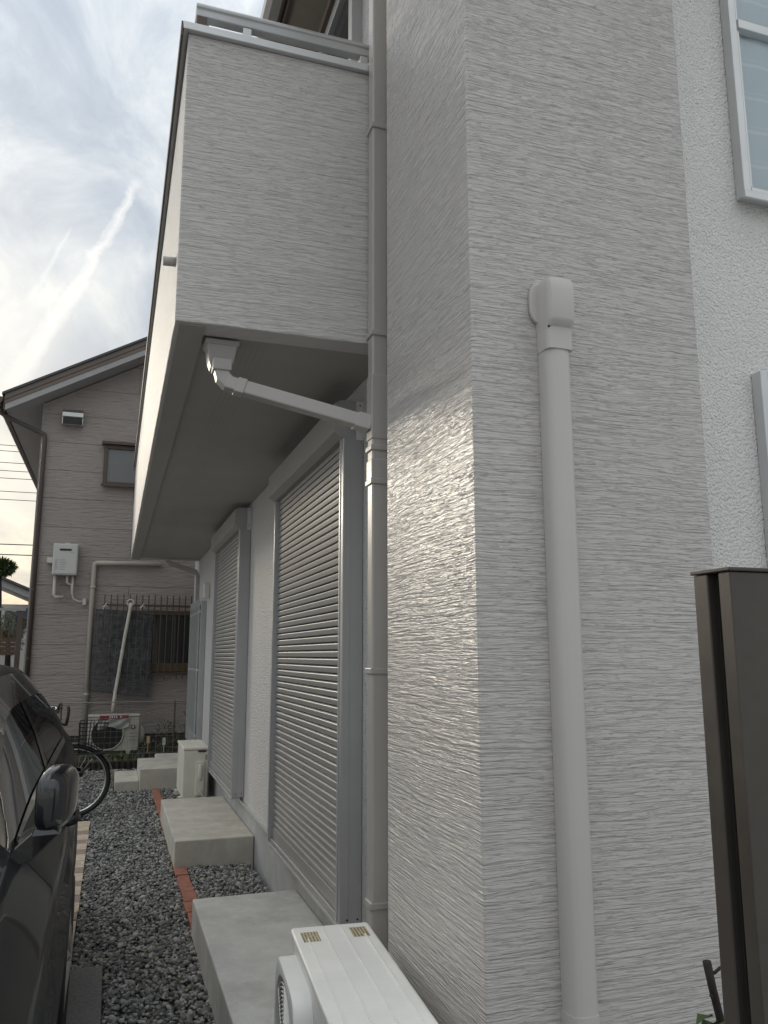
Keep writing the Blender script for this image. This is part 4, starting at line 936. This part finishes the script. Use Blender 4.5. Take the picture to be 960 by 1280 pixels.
ck = MB(); ck.ring((-.95, BYc-.06, .30), .085, .006, 'y', 28, 6); ck.tube([(-.95, BYc-.07, .30), (-.80, BYc-.075, .25)], .010, 6); ck.box(-.84, -.75, BYc-.16, BYc-.08, .235, .262); ck.tube([(-.95, BYc+.07, .30), (-1.10, BYc+.075, .35)], .010, 6); ck.box(-1.15, -1.06, BYc+.08, BYc+.16, .34, .366)
ck.build('crank', M_BLACK, bk)

# ------------------------------------------------------------------ car
car = thing('parked_car', 'glossy charcoal hatchback with folded black mirror parked beside the gravel passage', 'car', (-1.0, 3.0, 0))
XC = -1.0
ST = [  # y, wmax, w_belt, z_belt, w_re, z_re, z_centre, z_sill
 (0.10, .52, .44, .62, .34, .65, .66, .34), (0.22, .70, .60, .70, .45, .735, .75, .26), (0.50, .85, .755, .79, .52, .835, .85, .20), (1.0, .912, .812, .875, .56, .915, .93, .18),
 (1.9, .914, .802, .975, .62, 1.005, 1.03, .18), (2.22, .912, .790, 1.005, .715, 1.03, 1.085, .18), (2.55, .910, .786, 1.022, .665, 1.22, 1.30, .18), (2.95, .908, .786, 1.034, .598, 1.412, 1.478, .18),
 (3.5, .902, .787, 1.045, .592, 1.450, 1.520, .18), (4.1, .890, .788, 1.058, .586, 1.440, 1.518, .19), (4.55, .878, .790, 1.068, .584, 1.395, 1.480, .20), (4.9, .860, .782, 1.068, .600, 1.29, 1.37, .23),
 (5.2, .820, .745, 1.050, .625, 1.12, 1.16, .28), (5.4, .735, .665, .93, .57, .97, .985, .36)]
YS = [s[0] for s in ST]
def station(y):
    i = max(0, min(len(ST)-2, next((k for k in range(len(ST)-1) if YS[k+1] >= y), len(ST)-2)))
    a, b = ST[i], ST[i+1]; p0 = ST[max(i-1, 0)]; p3 = ST[min(i+2, len(ST)-1)]
    t = (y-a[0])/(b[0]-a[0]); o = []
    for k in range(1, 8):
        m1 = (b[k]-p0[k])/(b[0]-p0[0])*(b[0]-a[0]); m2 = (p3[k]-a[k])/(p3[0]-a[0])*(b[0]-a[0])
        o.append((2*t**3-3*t*t+1)*a[k]+(t**3-2*t*t+t)*m1+(-2*t**3+3*t*t)*b[k]+(t**3-t*t)*m2)
    return o
AX = (0.98, 3.66); AR = 0.345
def profile(y):
    wm, wb, zb, wr_, zr, zc, zs = station(y)
    for ay in AX:
        d = abs(y-ay)
        if d < AR: zs = max(zs, 0.325+math.sqrt(AR*AR-d*d))
    low = min(zs, 0.70*zb+0.02)
    P = [(wm*.955, low), (wm*.982, low+(zb-low)*.14), (wm*.992, low+(zb-low)*.30), (wm, low+(zb-low)*.46), (wm*.992, low+(zb-low)*.60), (wm*.978, low+(zb-low)*.71), (wm*.985, low+(zb-low)*.78), (wm*.968, low+(zb-low)*.88), (wb+.018, zb-.022), (wb, zb)]
    dx, dz = wr_-wb, zr-zb
    for f in (.07, .36, .66, .93, 1.0):
        bow = 0.022*math.sin(math.pi*f)*min(1, dz/.3)
        P.append((wb+dx*f+bow*.8, zb+dz*f+bow*.6))
    for f in (.18, .42, .7, 1.0):
        P.append((wr_*(1-f), zr+(zc-zr)*(1-(1-f)**2.0)))
    return P
ys = sorted(set([round(v, 4) for v in np.linspace(.10, 5.4, 90)]+[2.24, 2.30, 2.42, 3.42, 3.50, 4.30, 4.42, 4.60]))
def side_pts(y, s):
    return [(XC+s*x, y, z) for x, z in profile(y)]
NP = len(profile(3.0)); RB = 9   # RB: index of the belt row
bodyM, winM = MB(), {}
def wcell(i, y, s):
    """which glass a cell belongs to, or None"""
    if RB+1 <= i < RB+4:
        if 2.30 <= y < 3.42: return 'front_window'
        if 3.50 <= y < 4.42: return 'rear_window'
    if i >= RB+5:
        if 2.24 <= y < 2.95: return 'windscreen'
        if 4.60 <= y < 5.14: return 'rear_screen'
    return None
for s in (1, -1):
    rows = [side_pts(y, s) for y in ys]
    for i in range(len(ys)-1):
        for j in range(NP-1):
            q = (rows[i][j], rows[i][j+1], rows[i+1][j+1], rows[i+1][j])
            wname = wcell(j, ys[i]+1e-6, s)
            if wname: winM.setdefault((wname, s if wname.endswith('window') else 0), MB()).quad(*q)
            else: bodyM.quad(*q)
    # close the ends
    for r in (rows[0], rows[-1]):
        bodyM.quad(*[r[k] for k in range(NP)], (XC, r[0][1], r[0][2]))
def weld(o, d=1e-4):
    import bmesh
    bm = bmesh.new(); bm.from_mesh(o.data); bmesh.ops.remove_doubles(bm, verts=bm.verts, dist=d); bmesh.ops.recalc_face_normals(bm, faces=bm.faces); bm.to_mesh(o.data); bm.free()
bo = bodyM.build('body', M_CAR, car, 0, True); weld(bo); 
try: bo.data.set_sharp_from_angle(angle=R(50))
except Exception: pass
for (nm, s), m in winM.items():
    w_ = m.build(nm, M_GLASSC, car, 0, True); weld(w_)
def strip(name, mat, yc, j0, j1, s, half, off, par):
    m = MB(); rows = []
    for yy in (yc-half, yc+half):
        rows.append([(p[0]+s*off, p[1], p[2]+off*.3) for p in side_pts(yy, s)[j0:j1]])
    return m.grid(rows).build(name, mat, par)
for s in (1, -1):
    for yc in (2.36, 3.46, 4.46): strip('door_seam', M_BLACK, yc, 1, RB+1, s, .0035, .0012, bo)
    # belt trim and window surround
    for (ya, yb) in ((2.40, 4.5),):
        m = MB(); rows = []
        for y in np.linspace(ya, yb, 40):
            P = side_pts(y, s); a, b = Vector(P[RB]), Vector(P[RB+1]); rows.append([tuple(a+Vector((s*.004, 0, .001))), tuple(b+Vector((s*.004, 0, .002)))])
        m.grid(rows).build('belt_trim', M_BLACKG, bo, 0, True)
    m = MB(); rows = []
    for y in np.linspace(2.45, 4.5, 40):
        P = side_pts(y, s); a, b = Vector(P[RB+4]), Vector(P[RB+3]); rows.append([tuple(a+Vector((s*.003, 0, .001))), tuple(b+Vector((s*.003, 0, .001)))])
    m.grid(rows).build('window_trim', M_BLACKG, bo, 0, True)
    m = MB(); rows = []   # black cover between the two side windows
    for y in (3.415, 3.505): rows.append([(p[0]+s*.0025, p[1], p[2]+.001) for p in side_pts(y, s)[RB+1:RB+5]])
    m.grid(rows).build('pillar_cover', M_BLACKG, bo, 0, True)
    m = MB(); rows = []   # bonnet shut line
    for y in np.linspace(.5, 2.2, 24):
        P = side_pts(y, s); a = Vector(P[RB+1]); rows.append([tuple(a+Vector((s*.003, 0, .0016))), tuple(a+Vector((-s*.003, 0, .0024)))])
    m.grid(rows).build('bonnet_seam', M_BLACK, bo)
    for yh in (3.22, 4.24):
        P = side_pts(yh, s); p = Vector(P[7]); h = MB()
        h.tube([(p.x-.004*s, yh-.11, p.z-.01), (p.x+.028*s, yh-.085, p.z-.008), (p.x+.034*s, yh, p.z-.006), (p.x+.028*s, yh+.085, p.z-.006), (p.x-.004*s, yh+.11, p.z-.006)], .011, 8)
        h.build('door_handle', M_CAR, car, 0, True)
    # folded mirror
    mx, my, mz = XC+s*0.880, 2.405, 1.128
    mm = MB().ellipsoid((0, 0, 0), (1, 1, 1), 24, 16, lambda d: Vector((math.copysign(abs(d.x)**.6, d.x), math.copysign(abs(d.y)**.75, d.y), math.copysign(abs(d.z)**.55, d.z)*(1-.16*max(0, d.x)-.10*max(0, d.y)))))
    mm.v = [(mx+s*(x*.044+y*.018), my+y*.085+x*.012, mz+z*.080+y*.010) for x, y, z in mm.v]
    mo = mm.build('door_mirror', M_BLACKG, car, 0, True)
    ft = MB().grid([[(mx-s*.115, 2.27, .965), (mx-s*.115, 2.47, .965), (mx-s*.085, 2.47, 1.03), (mx-s*.085, 2.27, 1.03)], [(mx-s*.045, 2.315, .990), (mx-s*.045, 2.455, .990), (mx-s*.05, 2.455, 1.055), (mx-s*.05, 2.315, 1.055)], [(mx+s*.018, 2.345, 1.045), (mx+s*.018, 2.445, 1.045), (mx-s*.04, 2.445, 1.085), (mx-s*.04, 2.345, 1.085)]], True)
    ft.f += [(0, 1, 2, 3), (8, 9, 10, 11)]; ft.build('mirror_foot', M_BLACKG, mo, 0.006)
    for ay in AX:
        cx = XC+s*.80
        ty = MB(); rows = []
        for x, r in ((-.105, .21), (-.105, .29), (-.09, .318), (0, .324), (.09, .318), (.10, .29), (.085, .21)):
            rows.append([(cx+s*x, ay+r*math.cos(2*math.pi*j/36), .325+r*math.sin(2*math.pi*j/36)) for j in range(36)])
        wo = ty.grid(rows, True).build('wheel', M_BLACK, car, 0, True)
        rm = MB().ring((cx+s*.07, ay, .325), .205, .014, 'x', 32, 6)
        for j in range(5):
            a = 2*math.pi*j/5+.3; rm.tube([(cx+s*.075, ay, .325), (cx+s*.072, ay+.20*math.cos(a), .325+.20*math.sin(a))], [.035, .024], 6)
        rm.tube([(cx-s*.02, ay, .325), (cx+s*.085, ay, .325)], .045, 12); rm.build('rim', M_ALUG, wo, 0, True)
    # lamps
    hl = MB(); rows = []
    for y in (.28, .40, .55, .66):
        P = side_pts(y, s); rows.append([(P[k][0]+s*.002, P[k][1]-.002, P[k][2]+.001) for k in (6, 7, 8)])
    hl.grid(rows).build('headlamp', glass('headlamp_lens', (0.5, 0.5, 0.5), 0.05) if s == 1 else MATS['headlamp_lens'], car, 0, True)
    tl = MB(); rows = []
    for y in (5.12, 5.24, 5.36):
        P = side_pts(y, s); rows.append([(P[k][0]+s*.002, P[k][1]+.001, P[k][2]+.001) for k in (6, 7, 8, 9)])
    tl.grid(rows).build('tail_lamp', M_RED, car, 0, True)
MB().box(XC-.76, XC+.76, .5, 5.0, .20, .32).build('underbody', M_BLACK, car)
fz = MB(); P = profile(4.72)
fz.grid([[(p[0]+.0012, p[1], p[2]) for p in side_pts(y, 1)[4:8]] for y in (4.62, 4.625)]).build('fuel_flap_seam', M_BLACK, bo)
MB().box(XC-.30, XC+.30, .092, .098, .42, .52).build('number_plate', M_PANEW, car)

# ------------------------------------------------------------------ far background in the gap beside the neighbour's house
fh = thing('far_house', 'distant white house with sloping grey roof beyond the garden fence', 'house', (-5.0, 30, 0))
MB().box(-8.5, -1.2, 30.0, 36, -0.06, 3.2).build('wall', M_FARW, fh)
MB().prism([(-9.2, 6.10), (-9.2, 6.32), (-0.2, 2.52), (-0.2, 2.30)], 'y', 29.4, 36.6).build('roof', M_TRIMG, fh)
MB().prism([(-9.2, 6.325), (-9.2, 6.42), (-0.15, 2.61), (-0.15, 2.525)], 'y', 29.3, 36.7).build('roof_edge', M_ROOFD, fh)
MB().prism([(-6.2, 4.10), (-6.2, 4.18), (-1.0, 1.98), (-1.0, 1.90)], 'y', 27.6, 29.2).build('porch_roof', M_ROOFD, fh)
MB().box(-3.55, -2.95, 29.95, 29.995, 2.1, 2.95).build('window', M_GLASS, fh)
MB().box(-3.05, -2.2, 28.6, 28.65, 2.35, 3.0).build('tarp', M_FARB, fh)
sh2 = thing('sun_blocker_house', 'unseen two storey grey house added beyond the parking place to block the low sun', 'house', (-15, 28, 0))  # out of view, added to keep low sun off the lower walls
MB().box(-23.5, -9.8, 25.5, 33, -0.06, 5.6).build('wall', M_TRIMG, sh2)
MB().prism([(24.9, 5.45), (29.2, 7.6), (33.6, 5.45), (33.6, 5.65), (29.2, 7.85), (24.9, 5.65)], 'x', -24.1, -9.2).build('roof', M_ROOFD, sh2)
for k in range(5):
    for zf in (1.0, 3.7):
        wn = MB().box(-22.6+k*2.6, -21.1+k*2.6, 25.44, 25.497, zf, zf+1.2).build('window', M_PANEW, sh2); MB().box(-22.53+k*2.6, -21.17+k*2.6, 25.425, 25.438, zf+.07, zf+1.13).build('pane', M_GLASS, wn)
def ptree(name, label, base, trunk, blobs, L, W, mat, seed):
    r = random.Random(seed); t = thing(name, label, 'tree', base)
    MB().tube([Vector(base)+Vector(p) for p in trunk], [.09-.05*i/(len(trunk)-1) for i in range(len(trunk))], 8).build('trunk', M_STEM, t, 0, True)
    m = MB()
    for c, rr_, n, sq_ in blobs: cloudleaves(m, Vector(base)+Vector(c), rr_, n, L, W, r, sq_)
    m.build('crown', mat, t); return t
ptree('pruned_pine', 'cloud pruned pine ball standing against the sky above the distant roof', (-3.05, 24, -.06), [(0, 0, 0), (.1, 0, 1.5), (.05, 0, 3.0), (0, 0, 3.85)], [((0.05, 0, 3.92), .30, 1100, .62), ((-.25, 0, 3.95), .34, 1100, .6), ((-.6, 0, 3.6), .28, 500, .6)], .13, .045, M_LEAF, 11)
ptree('garden_bush', 'bright green bush above the brown garden fence by the corner of the taupe house', (-2.1, 18.6, -.06), [(0, 0, 0), (.03, 0, 1.2), (0, 0, 2.0)], [((.05, 0, 2.15), .34, 520, .7), ((-.35, 0, 2.0), .36, 420, .7), ((.0, 0, 1.8), .3, 260, .7)], .10, .022, M_GRASS, 12)
ptree('yellow_bush', 'yellow green leafy bush in front of the brown garden fence', (-2.22, 16.6, -.06), [(0, 0, 0), (.02, 0, .8), (0, 0, 1.5)], [((.0, 0, 1.72), .24, 260, 1.0), ((-.2, 0, 1.5), .28, 240, 1.0)], .08, .04, M_LEAFY, 13)
gf = thing('garden_fence', 'brown slatted garden fence with dark posts beside the taupe house', 'fence', (-2.6, 17.6, 0))
for x in (-1.80, -3.3, -4.8): MB().box(x-.045, x+.045, 17.55, 17.64, -.06, 2.42).build('post', M_BROWN, gf)
MB().box(-4.9, -1.70, 17.53, 17.545, 2.37, 2.42).build('top_rail', M_TRIMG, gf)
for k in range(4): MB().box(-4.85, -1.85, 17.56, 17.58, 1.50+k*.085, 1.575+k*.085).build('slat', M_FARR, gf)
for k in range(22): MB().box(-4.8+k*.14, -4.75+k*.14, 17.56, 17.575, 1.84, 2.02).build('baluster', M_FARR, gf)
for k in range(12): MB().box(-4.85, -1.85, 17.56, 17.58, -.04+k*.11, .05+k*.11).build('slat', M_PANEW if k > 9 else M_FARR, gf)
# overhead cables
for i, (z, s) in enumerate(((11.15, 0), (10.88, 0), (10.33, .1), (9.95, 0), (9.60, .1), (8.98, 0), (8.60, -.1), (6.52, .1), (6.05, -.2))):
    pts = [(x, 40+0.02*i, z+s*(x+5)/40+0.0011*((x+5)**2-9)) for x in np.linspace(-45, 35, 25)]
    tag(MB().tube(pts, 0.016 if i < 7 else 0.024, 5).build('overhead_cable', M_CABLE), 'thin black overhead cable strung across the sky left of the taupe house', 'cable', 'overhead cables across the sky')
